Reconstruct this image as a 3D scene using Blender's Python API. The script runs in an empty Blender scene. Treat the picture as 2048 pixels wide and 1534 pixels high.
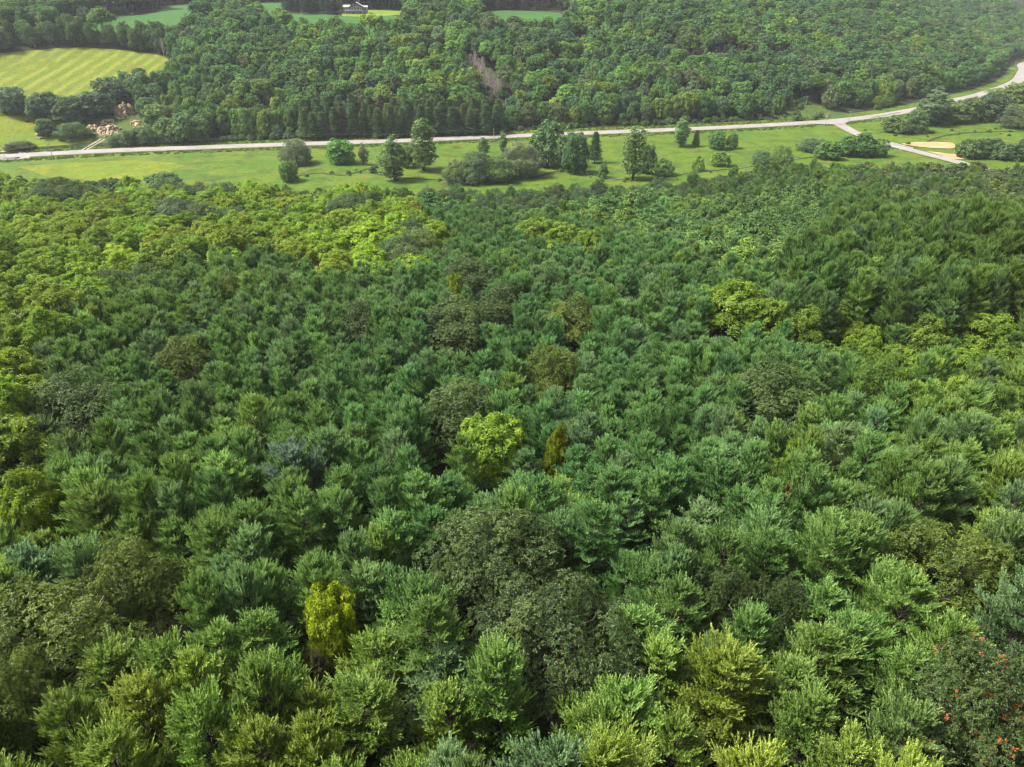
import bpy, math, random
import numpy as np
from mathutils import Vector, Matrix, Euler
from mathutils.geometry import delaunay_2d_cdt

# ------------------------------------------------------------------ camera, sky, sun, exposure
SC = bpy.context.scene
COL = SC.collection
W0, H0, FPX = 2048.0, 1534.0, 1420.0            # photograph size and focal length in its pixels
PITCH = math.radians(30.2)
CAMZ = 85.0
cam_data = bpy.data.cameras.new('camera')
cam_data.sensor_fit = 'HORIZONTAL'
cam_data.sensor_width = 36.0
cam_data.lens = 36.0 * FPX / W0
cam_data.clip_start = 0.5
cam_data.clip_end = 12000.0
cam = bpy.data.objects.new('camera', cam_data)
cam.location = (0, 0, CAMZ)
cam.rotation_euler = (math.radians(90) - PITCH, 0, 0)
COL.objects.link(cam)
SC.camera = cam

SUN_ELEV, SUN_AZ = math.radians(54), math.radians(-90)      # azimuth clockwise from the view direction (+y)
world = bpy.data.worlds.new('World')
SC.world = world
world.use_nodes = True
wn = world.node_tree
for n in list(wn.nodes):
    wn.nodes.remove(n)
sky = wn.nodes.new('ShaderNodeTexSky')
sky.sky_type = 'NISHITA'
sky.sun_disc = False
sky.sun_elevation = SUN_ELEV
sky.sun_rotation = SUN_AZ
sky.altitude = 300
sky.air_density = 1.0
sky.dust_density = 6.0
sky.ozone_density = 1.0
hs = wn.nodes.new('ShaderNodeHueSaturation')
hs.inputs['Saturation'].default_value = 0.3
bg = wn.nodes.new('ShaderNodeBackground')
bg.inputs['Strength'].default_value = 0.06
wo = wn.nodes.new('ShaderNodeOutputWorld')
wn.links.new(sky.outputs[0], hs.inputs['Color'])
wn.links.new(hs.outputs[0], bg.inputs[0])
wn.links.new(bg.outputs[0], wo.inputs[0])

sun_data = bpy.data.lights.new('sun', 'SUN')
sun_data.energy = 2.0
sun_data.angle = math.radians(12)
sun_data.color = (1.0, 0.95, 0.86)
sun = bpy.data.objects.new('sun', sun_data)
sd = Vector((math.sin(SUN_AZ) * math.cos(SUN_ELEV), math.cos(SUN_AZ) * math.cos(SUN_ELEV), math.sin(SUN_ELEV)))
sun.rotation_euler = sd.to_track_quat('Z', 'Y').to_euler()
sun.location = (0, 0, 200)
COL.objects.link(sun)

SC.view_settings.view_transform = 'Standard'
SC.view_settings.look = 'None'
SC.view_settings.gamma = 1.0
SC.view_settings.use_curve_mapping = False
SC.view_settings.exposure = 2.74
SC.render.engine = 'CYCLES'
SC.cycles.max_bounces = 5
SC.cycles.diffuse_bounces = 3
SC.cycles.glossy_bounces = 1
SC.cycles.transmission_bounces = 3
SC.cycles.volume_bounces = 0
SC.cycles.transparent_max_bounces = 4
SC.cycles.caustics_reflective = False
SC.cycles.caustics_refractive = False
SC.cycles.use_denoising = True
SC.cycles.denoiser = 'OPENIMAGEDENOISE'
SC.cycles.use_adaptive_sampling = False
SC.cycles.filter_width = 1.3

# ------------------------------------------------------------------ terrain height, pixel <-> world
CP, SP = math.cos(PITCH), math.sin(PITCH)


def project(x, y, z):
    """world -> photograph pixel"""
    dz = np.asarray(z, float) - CAMZ
    zc = np.asarray(y, float) * CP - dz * SP
    up = np.asarray(y, float) * SP + dz * CP
    zc = np.maximum(zc, 0.1)
    return W0 / 2 + FPX * np.asarray(x, float) / zc, H0 / 2 - FPX * up / zc


def ray(u, v):
    a = (u - W0 / 2) / FPX
    b = (H0 / 2 - v) / FPX
    return np.array([a, CP + SP * b, -SP + CP * b])


def flat_at(u, v, z=0.0):
    d = ray(u, v)
    t = (z - CAMZ) / d[2]
    return d[0] * t, d[1] * t


ROAD_PX = [(-140, 321), (0, 314), (200, 303.5), (400, 296), (600, 289), (800, 282.5), (1000, 274), (1200, 266), (1400, 258), (1600, 247.5),
           (1700, 239.5), (1780, 229), (1850, 216), (1900, 203), (1960, 190), (2030, 165), (2048, 142), (2060, 125)]
ROAD = np.array([flat_at(u, v) for u, v in ROAD_PX])
ROAD = np.vstack([[ROAD[0, 0] - 500, ROAD[0, 1] - 60], ROAD, [ROAD[-1, 0] + 150, ROAD[-1, 1] + 110]])


def catmull(P, n):
    P = np.asarray(P, float)
    Q = np.vstack([2 * P[0] - P[1], P, 2 * P[-1] - P[-2]])
    out = []
    for i in range(1, len(Q) - 2):
        for k in range(n):
            t = k / n
            a, b, c, d = Q[i - 1], Q[i], Q[i + 1], Q[i + 2]
            out.append(0.5 * (2 * b + (c - a) * t + (2 * a - 5 * b + 4 * c - d) * t * t + (3 * b - a - 3 * c + d) * t ** 3))
    out.append(P[-1])
    return np.array(out)


ROADC = catmull(ROAD, 10)
_rx = np.linspace(-760, 660, 285)
_ry = np.interp(_rx, ROADC[:, 0], ROADC[:, 1])
_k = np.ones(15) / 15
_ry = np.convolve(np.pad(_ry, 7, mode='edge'), _k, 'valid')
_rs = np.gradient(_ry, _rx)
_rc = 1 / np.sqrt(1 + _rs ** 2)
_rc = np.convolve(np.pad(_rc, 7, mode='edge'), _k, 'valid')
_ps = np.array([-1e4, 8, 16, 30, 150, 175, 270, 420, 900, 4000])
_pz = np.array([0, 0, 0.8, 4.5, 48.5, 53.5, 58.5, 61, 62, 64])
_pt = np.linspace(-50, 1000, 1051)
_pv = np.interp(_pt, _ps, _pz)
_kk = np.hanning(25)
_kk /= _kk.sum()
_pv = np.convolve(np.pad(_pv, 12, mode='edge'), _kk, 'valid')
_pv -= _pv[40]


def vnoise(x, y, sc, seed=0):
    """smooth value noise in [-1, 1]"""
    x = np.asarray(x, float) / sc
    y = np.asarray(y, float) / sc
    xi, yi = np.floor(x).astype(np.int64), np.floor(y).astype(np.int64)
    fx, fy = x - xi, y - yi
    fx, fy = fx * fx * (3 - 2 * fx), fy * fy * (3 - 2 * fy)

    def hsh(a, b):
        n = (a * 374761393 + b * 668265263 + seed * 974634777) & 0x7fffffff
        n = ((n ^ (n >> 13)) * 1274126177) & 0x7fffffff
        return ((n ^ (n >> 16)) & 0xffff) / 32767.5 - 1
    return (hsh(xi, yi) * (1 - fx) + hsh(xi + 1, yi) * fx) * (1 - fy) + (hsh(xi, yi + 1) * (1 - fx) + hsh(xi + 1, yi + 1) * fx) * fy


def road_s(x, y):
    return (np.asarray(y, float) - np.interp(x, _rx, _ry)) * np.interp(x, _rx, _rc)


def ht(x, y):
    x = np.asarray(x, float)
    y = np.asarray(y, float)
    # the wooded hill the camera hovers over
    pl = 38 - 0.165 * (y - 24)
    pl = np.where(y < 0, 42 + 0.02 * y, pl)
    pl = pl + 9.5 * np.exp(-((x - 92) / 36) ** 2 - ((y - 134) / 20) ** 2) - 6.5 * np.exp(-((x - 62) / 30) ** 2 - ((y - 93) / 9) ** 2)
    pl = pl + 1.5 * vnoise(x, y, 45, 3) * np.clip((240 - y) / 60, 0, 1)
    k = 5.0
    near = k * np.logaddexp(0, np.clip(pl / k, -60, 60))
    near = np.where(y > 330, 0, near * np.clip((330 - y) / 60, 0, 1))
    # the far valley side
    s = road_s(x, y)
    far = np.interp(s, _pt, _pv)
    amp = np.clip((s - 20) / 80, 0, 1)
    far = far + amp * (3.0 * vnoise(x, y, 90, 7) + 1.3 * vnoise(x, y, 38, 9)) * np.clip((330 - s) / 150, 0.25, 1)
    far = far - 7 * np.exp(-((x - 40 - 0.25 * (s - 60)) / 18) ** 2) * np.clip((s - 20) / 50, 0, 1) * np.clip((160 - s) / 50, 0, 1)
    # valley floor relief
    fl = 0.35 * vnoise(x, y, 30, 11) * np.clip((-s - 14) / 20, 0, 1)
    return near + far + fl


def at(u, v, lift=0.0):
    """point of the ground (raised by lift) seen at a pixel of the photograph"""
    d = ray(u, v)
    t = np.arange(15, 2500, 0.5)
    X, Y, Z = d[0] * t, d[1] * t, CAMZ + d[2] * t
    g = Z - (ht(X, Y) + lift)
    i = int(np.argmax(g < 0))
    if g[i] >= 0:
        i = len(t) - 1
    i = max(i, 1)
    f = g[i - 1] / (g[i - 1] - g[i] + 1e-9)
    tt = t[i - 1] + 0.5 * min(max(f, 0), 1)
    return d[0] * tt, d[1] * tt


def px_size(x, y, z):
    """metres per photograph pixel there"""
    return (y * CP - (z - CAMZ) * SP) / FPX


def in_poly(px, py, poly):
    px, py = np.asarray(px, float), np.asarray(py, float)
    ins = np.zeros(px.shape, bool)
    n = len(poly)
    for i in range(n):
        x1, y1 = poly[i]
        x2, y2 = poly[(i + 1) % n]
        c = ((y1 > py) != (y2 > py)) & (px < (x2 - x1) * (py - y1) / (y2 - y1 + 1e-12) + x1)
        ins ^= c
    return ins


# ------------------------------------------------------------------ materials
def new_mat(name):
    m = bpy.data.materials.new(name)
    m.use_nodes = True
    nt = m.node_tree
    for n in list(nt.nodes):
        nt.nodes.remove(n)
    return m, nt, nt.nodes, nt.links


def leaf_material(name, translucent=0.3, gloss=0.05, rough=0.5, lo=0.62, hi=1.3, hue=0.03, sat_lo=1.0, sat_hi=1.0):
    m, nt, N, L = new_mat(name)
    at_ = N.new('ShaderNodeAttribute')
    at_.attribute_type = 'INSTANCER'
    at_.attribute_name = 'tint'
    va = N.new('ShaderNodeAttribute')
    va.attribute_type = 'GEOMETRY'
    va.attribute_name = 'var'
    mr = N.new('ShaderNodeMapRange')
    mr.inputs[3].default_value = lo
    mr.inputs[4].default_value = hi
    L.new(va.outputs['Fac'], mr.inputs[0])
    mh = N.new('ShaderNodeMapRange')
    mh.inputs[3].default_value = 0.5 + hue
    mh.inputs[4].default_value = 0.5 - hue
    L.new(va.outputs['Fac'], mh.inputs[0])
    h = N.new('ShaderNodeHueSaturation')
    L.new(at_.outputs['Color'], h.inputs['Color'])
    L.new(mr.outputs[0], h.inputs['Value'])
    L.new(mh.outputs[0], h.inputs['Hue'])
    ms = N.new('ShaderNodeMapRange')
    ms.inputs[3].default_value = sat_lo
    ms.inputs[4].default_value = sat_hi
    L.new(va.outputs['Fac'], ms.inputs[0])
    L.new(ms.outputs[0], h.inputs['Saturation'])
    d = N.new('ShaderNodeBsdfDiffuse')
    t = N.new('ShaderNodeBsdfTranslucent')
    mx = N.new('ShaderNodeMixShader')
    mx.inputs[0].default_value = translucent
    L.new(h.outputs[0], d.inputs['Color'])
    L.new(h.outputs[0], t.inputs['Color'])
    L.new(d.outputs[0], mx.inputs[1])
    L.new(t.outputs[0], mx.inputs[2])
    g = N.new('ShaderNodeBsdfGlossy')
    g.inputs['Roughness'].default_value = rough
    g.inputs['Color'].default_value = (.5, .5, .5, 1)
    m2 = N.new('ShaderNodeMixShader')
    m2.inputs[0].default_value = gloss
    L.new(mx.outputs[0], m2.inputs[1])
    L.new(g.outputs[0], m2.inputs[2])
    o = N.new('ShaderNodeOutputMaterial')
    L.new(m2.outputs[0], o.inputs[0])
    return m


def surf_material(name, cols, scale=1.0, rough=0.9, bump=0.0, bscale=None, detail=5.0, spec=0.2, stretch=None):
    """noise-driven ramp of real-world colours with fine relief"""
    m, nt, N, L = new_mat(name)
    tc = N.new('ShaderNodeTexCoord')
    src = tc.outputs['Object']
    if stretch:
        mp = N.new('ShaderNodeMapping')
        mp.inputs['Scale'].default_value = stretch[0]
        mp.inputs['Rotation'].default_value = (0, 0, stretch[1])
        L.new(src, mp.inputs[0])
        src = mp.outputs[0]
    nz = N.new('ShaderNodeTexNoise')
    nz.inputs['Scale'].default_value = scale
    nz.inputs['Detail'].default_value = detail
    nz.inputs['Roughness'].default_value = 0.62
    L.new(src, nz.inputs['Vector'])
    cr = N.new('ShaderNodeValToRGB')
    el = cr.color_ramp.elements
    n = len(cols)
    while len(el) < n:
        el.new(0.5)
    for i, c in enumerate(cols):
        el[i].position = 0.3 + 0.4 * i / max(n - 1, 1)
        el[i].color = (*c, 1)
    L.new(nz.outputs['Fac'], cr.inputs[0])
    p = N.new('ShaderNodeBsdfPrincipled')
    p.inputs['Roughness'].default_value = rough
    p.inputs['Specular IOR Level'].default_value = spec
    L.new(cr.outputs[0], p.inputs['Base Color'])
    if bump:
        n2 = N.new('ShaderNodeTexNoise')
        n2.inputs['Scale'].default_value = bscale or scale * 6
        n2.inputs['Detail'].default_value = 4
        L.new(tc.outputs['Object'], n2.inputs['Vector'])
        b = N.new('ShaderNodeBump')
        b.inputs['Distance'].default_value = bump
        b.inputs['Strength'].default_value = 0.8
        L.new(n2.outputs['Fac'], b.inputs['Height'])
        L.new(b.outputs[0], p.inputs['Normal'])
    o = N.new('ShaderNodeOutputMaterial')
    L.new(p.outputs[0], o.inputs[0])
    m['_col'] = cr.name
    return m


def grass_material(name, a, b, c, dry, big=0.012, small=0.5, stripes=None):
    """patchy grass: two scales of noise, dry patches, optional mown swaths"""
    m, nt, N, L = new_mat(name)
    tc = N.new('ShaderNodeTexCoord')

    def noise(sc, det=6, rot=None, scl=None):
        src = tc.outputs['Object']
        if scl:
            for r_, s_ in ((rot, (1, 1, 1)), (0, scl)):
                mp = N.new('ShaderNodeMapping')
                mp.inputs['Rotation'].default_value = (0, 0, r_)
                mp.inputs['Scale'].default_value = s_
                L.new(src, mp.inputs[0])
                src = mp.outputs[0]
        q = N.new('ShaderNodeTexNoise')
        q.inputs['Scale'].default_value = sc
        q.inputs['Detail'].default_value = det
        q.inputs['Roughness'].default_value = 0.65
        L.new(src, q.inputs['Vector'])
        return q.outputs['Fac']

    def ramp(f, lo, hi):
        r = N.new('ShaderNodeMapRange')
        r.interpolation_type = 'SMOOTHSTEP'
        r.inputs[1].default_value = lo
        r.inputs[2].default_value = hi
        L.new(f, r.inputs[0])
        return r.outputs[0]

    def mix(f, x, y):
        q = N.new('ShaderNodeMix')
        q.data_type = 'RGBA'
        L.new(f, q.inputs[0])
        for s, k in ((x, 6), (y, 7)):
            if isinstance(s, tuple):
                q.inputs[k].default_value = (*s, 1)
            else:
                L.new(s, q.inputs[k])
        return q.outputs[2]
    col = mix(ramp(noise(big), 0.4, 0.6), a, b)
    col = mix(ramp(noise(small, 8), 0.45, 0.75), col, c)
    if stripes:
        rot, period = stripes
        mp = N.new('ShaderNodeMapping')
        mp.inputs['Rotation'].default_value = (0, 0, rot)
        L.new(tc.outputs['Object'], mp.inputs[0])
        wv = N.new('ShaderNodeTexWave')
        wv.inputs['Scale'].default_value = .314 / period
        wv.inputs['Distortion'].default_value = 8.0
        wv.inputs['Detail'].default_value = 2
        wv.inputs['Detail Scale'].default_value = .12
        L.new(mp.outputs[0], wv.inputs['Vector'])
        col = mix(ramp(wv.outputs['Fac'], 0.1, 1.25), col, dry)
        f = noise(1.6 / period, 3, rot, (1.0, 0.05, 1.0))
        col = mix(ramp(f, 0.46, 0.7), col, a)
    else:
        col = mix(ramp(noise(big * 2.7, 7), 0.52, 0.72), col, dry)
    col = mix(ramp(noise(0.55, 8), 0.52, 0.72), col, tuple(q * .7 for q in c))
    col = mix(ramp(noise(0.21, 5), 0.54, 0.74), col, tuple(q * 1.12 for q in b))
    col = mix(ramp(noise(0.075, 6), 0.52, 0.68), col, (c[0] * 1.5, c[1] * 1.05, c[2] * 1.4))
    p = N.new('ShaderNodeBsdfPrincipled')
    p.inputs['Roughness'].default_value = 0.9
    p.inputs['Specular IOR Level'].default_value = 0.1
    L.new(col, p.inputs['Base Color'])
    bp = N.new('ShaderNodeBump')
    bp.inputs['Distance'].default_value = 0.35
    bp.inputs['Strength'].default_value = 0.9
    L.new(noise(0.9, 6), bp.inputs['Height'])
    L.new(bp.outputs[0], p.inputs['Normal'])
    o = N.new('ShaderNodeOutputMaterial')
    L.new(p.outputs[0], o.inputs[0])
    return m


M = {}
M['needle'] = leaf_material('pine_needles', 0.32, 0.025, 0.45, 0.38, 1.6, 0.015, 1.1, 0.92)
M['leaf'] = leaf_material('broad_leaves', 0.42, 0.025, 0.45, 0.45, 1.5, 0.02)
M['bark'] = surf_material('bark', [(0.02, 0.016, 0.012), (0.04, 0.032, 0.024), (0.06, 0.05, 0.04)], 3.0, 0.95, 0.03, 12)
M['pale_bark'] = surf_material('pale_bark', [(0.16, 0.15, 0.13), (0.26, 0.24, 0.21)], 2.0, 0.9, 0.02, 9)
M['dead_wood'] = surf_material('dead_wood', [(0.17, 0.145, 0.12), (0.25, 0.215, 0.18), (0.31, 0.275, 0.24)], 1.0, 0.95)
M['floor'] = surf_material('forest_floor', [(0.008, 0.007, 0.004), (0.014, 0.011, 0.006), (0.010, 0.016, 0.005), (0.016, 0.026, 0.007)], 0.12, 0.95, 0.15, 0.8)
M['meadow'] = grass_material('meadow_grass', (0.036, 0.074, 0.005), (0.056, 0.084, 0.006), (0.020, 0.040, 0.005), (0.078, 0.080, 0.010), 0.045, 0.11)
M['verge'] = grass_material('verge_grass', (0.028, 0.055, 0.009), (0.045, 0.066, 0.013), (0.022, 0.040, 0.008), (0.068, 0.070, 0.020), 0.03)
_a, _b = at(82, 160), at(171, 102)
M['hay'] = grass_material('hay_grass', (0.060, 0.084, 0.006), (0.078, 0.096, 0.007), (0.046, 0.072, 0.006), (0.120, 0.128, 0.018), 0.01, 0.35, (math.atan2(_b[0] - _a[0], _b[1] - _a[1]), 8.0))
M['dry_meadow'] = grass_material('dry_meadow_grass', (0.088, 0.100, 0.005), (0.064, 0.096, 0.005), (0.040, 0.066, 0.005), (0.125, 0.115, 0.010), 0.035, 0.16)
M['crop'] = grass_material('crop_leaves', (0.018, 0.062, 0.010), (0.021, 0.068, 0.012), (0.015, 0.052, 0.009), (0.028, 0.068, 0.012), 0.01, 0.3, (math.radians(55), 6.0))
M['lawn'] = grass_material('lawn_grass', (0.072, 0.115, 0.008), (0.085, 0.125, 0.010), (0.060, 0.10, 0.008), (0.095, 0.12, 0.02), 0.03)
M['asphalt'] = surf_material('worn_asphalt', [(0.115, 0.105, 0.10), (0.145, 0.132, 0.126), (0.165, 0.152, 0.144)], 0.15, 0.85, 0.01, 8)
M['gravel'] = surf_material('pale_gravel', [(0.13, 0.115, 0.07), (0.18, 0.16, 0.11), (0.22, 0.20, 0.15)], 0.5, 0.95, 0.03, 6)
M['dirt'] = surf_material('bare_soil', [(0.15, 0.11, 0.05), (0.195, 0.145, 0.07), (0.22, 0.17, 0.09)], 0.12, 0.95, 0.05, 2)
M['bank'] = surf_material('bank_soil', [(0.012, 0.012, 0.005), (0.022, 0.030, 0.008), (0.03, 0.045, 0.010)], 0.6, 0.95, 0.1, 3)
M['rock'] = surf_material('limestone', [(0.06, 0.05, 0.04), (0.17, 0.12, 0.065), (0.24, 0.19, 0.125), (0.3, 0.265, 0.215)], 0.8, 0.9, 0.15, 1.6, 7)
M['wood_pole'] = surf_material('weathered_pole', [(0.15, 0.135, 0.115), (0.22, 0.2, 0.175)], 2, 0.9)
M['galv'] = surf_material('galvanised_steel', [(0.2, 0.2, 0.21), (0.27, 0.27, 0.28)], 2, 0.5, spec=0.5)
M['porcelain'] = surf_material('porcelain', [(0.33, 0.33, 0.33), (0.38, 0.38, 0.38)], 2, 0.3, spec=0.5)
M['wire'] = surf_material('wire', [(0.03, 0.03, 0.03), (0.05, 0.05, 0.05)], 2, 0.6)
M['concrete'] = surf_material('concrete', [(0.14, 0.135, 0.125), (0.2, 0.19, 0.175)], 0.8, 0.9, 0.02, 5)
M['siding'] = surf_material('grey_brown_siding', [(0.085, 0.075, 0.068), (0.13, 0.115, 0.105)], 0.6, 0.85)
M['trim'] = surf_material('white_trim', [(0.32, 0.315, 0.305), (0.37, 0.365, 0.355)], 0.6, 0.7)
M['shingle'] = surf_material('roof_shingles', [(0.17, 0.165, 0.158), (0.23, 0.222, 0.21)], 2.0, 0.9, 0.02, 6)
M['basement'] = surf_material('pale_basement', [(0.21, 0.185, 0.195), (0.27, 0.245, 0.25)], 0.8, 0.85)
M['glass'] = surf_material('window_glass', [(0.04, 0.05, 0.06), (0.07, 0.08, 0.09)], 0.5, 0.08, spec=0.8)
M['white_paint'] = surf_material('white_paint', [(0.3, 0.295, 0.28), (0.36, 0.355, 0.34)], 1.0, 0.6)
m_, nt_, N_, L_ = new_mat('creek_water')
p_ = N_.new('ShaderNodeBsdfPrincipled')
p_.inputs['Base Color'].default_value = (0.03, 0.035, 0.025, 1)
p_.inputs['Roughness'].default_value = 0.12
o_ = N_.new('ShaderNodeOutputMaterial')
L_.new(p_.outputs[0], o_.inputs[0])
M['water'] = m_


# ------------------------------------------------------------------ mesh helpers
class MB:
    """collects faces of any size with a material index and a per-face variation value"""

    def __init__(self):
        self.v, self.f, self.m, self.a, self.n = [], [], [], [], 0

    def add(self, verts, faces, mat=0, var=None):
        verts = np.asarray(verts, float).reshape(-1, 3)
        faces = np.asarray(faces, np.int64)
        self.v.append(verts)
        self.f.append(faces + self.n)
        self.m.append(np.full(len(faces), mat))
        self.a.append(np.full(len(faces), 0.5) if var is None else np.asarray(var, float))
        self.n += len(verts)

    def box(self, c, s, mat=0, rot=0.0):
        c, s = np.asarray(c, float), np.asarray(s, float) / 2
        k = np.array([[-1, -1, -1], [1, -1, -1], [1, 1, -1], [-1, 1, -1], [-1, -1, 1], [1, -1, 1], [1, 1, 1], [-1, 1, 1]]) * s
        cr, sr = math.cos(rot), math.sin(rot)
        k = np.stack([k[:, 0] * cr - k[:, 1] * sr, k[:, 0] * sr + k[:, 1] * cr, k[:, 2]], 1) + c
        self.add(k, [[0, 3, 2, 1], [4, 5, 6, 7], [0, 1, 5, 4], [1, 2, 6, 5], [2, 3, 7, 6], [3, 0, 4, 7]], mat)

    def tube(self, pts, rad, sides=6, mat=0, cap=True):
        pts = np.asarray(pts, float)
        n = len(pts)
        rad = np.broadcast_to(np.asarray(rad, float), (n,))
        t = np.gradient(pts, axis=0)
        t /= np.linalg.norm(t, axis=1)[:, None] + 1e-9
        ref = np.array([0, 0, 1.0]) if abs(t[0, 2]) < 0.9 else np.array([1.0, 0, 0])
        e1 = np.cross(t, ref)
        e1 /= np.linalg.norm(e1, axis=1)[:, None] + 1e-9
        e2 = np.cross(t, e1)
        an = np.arange(sides) * 2 * math.pi / sides
        ring = pts[:, None] + rad[:, None, None] * (e1[:, None] * np.cos(an)[None, :, None] + e2[:, None] * np.sin(an)[None, :, None])
        F = []
        for i in range(n - 1):
            for j in range(sides):
                a, b = i * sides + j, i * sides + (j + 1) % sides
                F.append([a, b, b + sides, a + sides])
        self.add(ring.reshape(-1, 3), F, mat)

    def mesh(self, name, mats, smooth=False):
        me = bpy.data.meshes.new(name)
        v = np.concatenate(self.v)
        tot = np.concatenate([np.full(len(f), f.shape[1]) for f in self.f])
        loops = np.concatenate([f.ravel() for f in self.f])
        start = np.concatenate([[0], np.cumsum(tot)[:-1]])
        me.vertices.add(len(v))
        me.vertices.foreach_set('co', v.astype(np.float32).ravel())
        me.loops.add(len(loops))
        me.loops.foreach_set('vertex_index', loops.astype(np.int32))
        me.polygons.add(len(tot))
        me.polygons.foreach_set('loop_start', start.astype(np.int32))
        me.polygons.foreach_set('loop_total', tot.astype(np.int32))
        me.polygons.foreach_set('material_index', np.concatenate(self.m).astype(np.int32))
        if smooth:
            me.polygons.foreach_set('use_smooth', np.ones(len(tot), bool))
        else:
            me.polygons.foreach_set('use_smooth', np.zeros(len(tot), bool))
        me.update(calc_edges=True)
        at_ = me.attributes.new('var', 'FLOAT', 'FACE')
        at_.data.foreach_set('value', np.concatenate(self.a).astype(np.float32))
        for m in (mats if isinstance(mats, (list, tuple)) else [mats]):
            me.materials.append(m)
        return me


def link(name, me, parent=None, loc=(0, 0, 0), rotz=0.0, scale=1.0):
    o = bpy.data.objects.new(name, me)
    COL.objects.link(o)
    o.location = loc
    o.rotation_euler = (0, 0, rotz)
    o.scale = (scale,) * 3 if np.isscalar(scale) else scale
    if parent is not None:
        o.parent = parent
    return o


def tag(o, label=None, cat=None, group=None, kind=None):
    if label:
        o['label'] = label
    if cat:
        o['category'] = cat
    if group:
        o['group'] = group
    if kind:
        o['kind'] = kind
    return o


def nrm(a):
    return a / (np.linalg.norm(a, axis=-1, keepdims=True) + 1e-9)


def any_perp(n):
    r = np.where(np.abs(n[:, 2:3]) < 0.85, np.array([[0, 0, 1.0]]), np.array([[1.0, 0, 0]]))
    e1 = nrm(np.cross(n, r))
    return e1, np.cross(n, e1)


def add_leaves(mb, base, axis, normal, length, width, var, fold=0.12, mat=0):
    """one folded diamond-shaped leaf per row"""
    side = nrm(np.cross(axis, normal))
    nn = np.cross(side, axis)
    l, w = length[:, None], width[:, None]
    p0 = base
    p1 = base + axis * l * 0.45 + side * w * 0.5 + nn * w * fold
    p2 = base + axis * l - nn * l * 0.10
    p3 = base + axis * l * 0.45 - side * w * 0.5 + nn * w * fold
    n = len(base)
    V = np.stack([p0, p1, p2, p3], 1).reshape(-1, 3)
    F = (np.arange(n) * 4)[:, None] + np.array([0, 1, 2, 3])
    mb.add(V, F, mat, var)


def rosettes(mb, rng, c, nor, q, L, Wd, beta=(55, 105), var_amp=0.25, mat=0, vbase=None):
    """q leaves fanning out round each twig end"""
    n = len(c)
    nor = nrm(nor)
    e1, e2 = any_perp(nor)
    ph = rng.random((n, q)) * 0.9 + np.arange(q)[None] * 2 * math.pi / q + rng.random((n, 1)) * 6.28
    be = np.radians(rng.uniform(beta[0], beta[1], (n, q)))
    rad = e1[:, None] * np.cos(ph)[..., None] + e2[:, None] * np.sin(ph)[..., None]
    ax = nrm(nor[:, None] * np.cos(be)[..., None] + rad * np.sin(be)[..., None] + rng.normal(0, .12, (n, q, 3)))
    nn = nrm(nor[:, None] * np.sin(be)[..., None] - rad * np.cos(be)[..., None] + rng.normal(0, .25, (n, q, 3)))
    base = c[:, None] + rad * 0.05 * L + rng.normal(0, 0.12 * L, (n, q, 3))
    ln = L * rng.uniform(0.7, 1.2, (n, q))
    wd = Wd * rng.uniform(0.75, 1.2, (n, q))
    vb = rng.random((n, 1)) if vbase is None else vbase[:, None]
    var = np.clip(vb + rng.normal(0, var_amp, (n, q)), 0, 1)
    add_leaves(mb, base.reshape(-1, 3), ax.reshape(-1, 3), nn.reshape(-1, 3), ln.ravel(), wd.ravel(), var.ravel(), mat=mat)


def add_shoots(mb, rng, o, a, ln, K, nl, nw, var, mat=0):
    """bottle-brush pine shoots: K needle blades round each axis, splayed at the base, closing at the tip"""
    n = len(o)
    a = nrm(a)
    e1, e2 = any_perp(a)
    t = (np.arange(K)[None] + rng.random((n, K))) / K
    ph = np.arange(K)[None] * 2.39996 + rng.random((n, 1)) * 6.28 + rng.normal(0, .3, (n, K))
    th = np.radians(58 - 36 * t + rng.normal(0, 9, (n, K)))
    rad = e1[:, None] * np.cos(ph)[..., None] + e2[:, None] * np.sin(ph)[..., None]
    d = a[:, None] * np.cos(th)[..., None] + rad * np.sin(th)[..., None]
    b = o[:, None] + a[:, None] * (t * ln[:, None])[..., None]
    sd_ = nrm(np.cross(d, rad + rng.normal(0, .5, (n, K, 3))))
    L = nl * rng.uniform(.8, 1.2, (n, K, 1))
    p0, p1, p2 = b + sd_ * nw * .5, b - sd_ * nw * .5, b + d * L
    V = np.stack([p0, p1, p2], 2).reshape(-1, 3)
    F = np.arange(n * K * 3).reshape(-1, 3)
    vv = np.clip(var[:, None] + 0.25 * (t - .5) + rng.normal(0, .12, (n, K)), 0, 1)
    mb.add(V, F, mat, vv.ravel())


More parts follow.
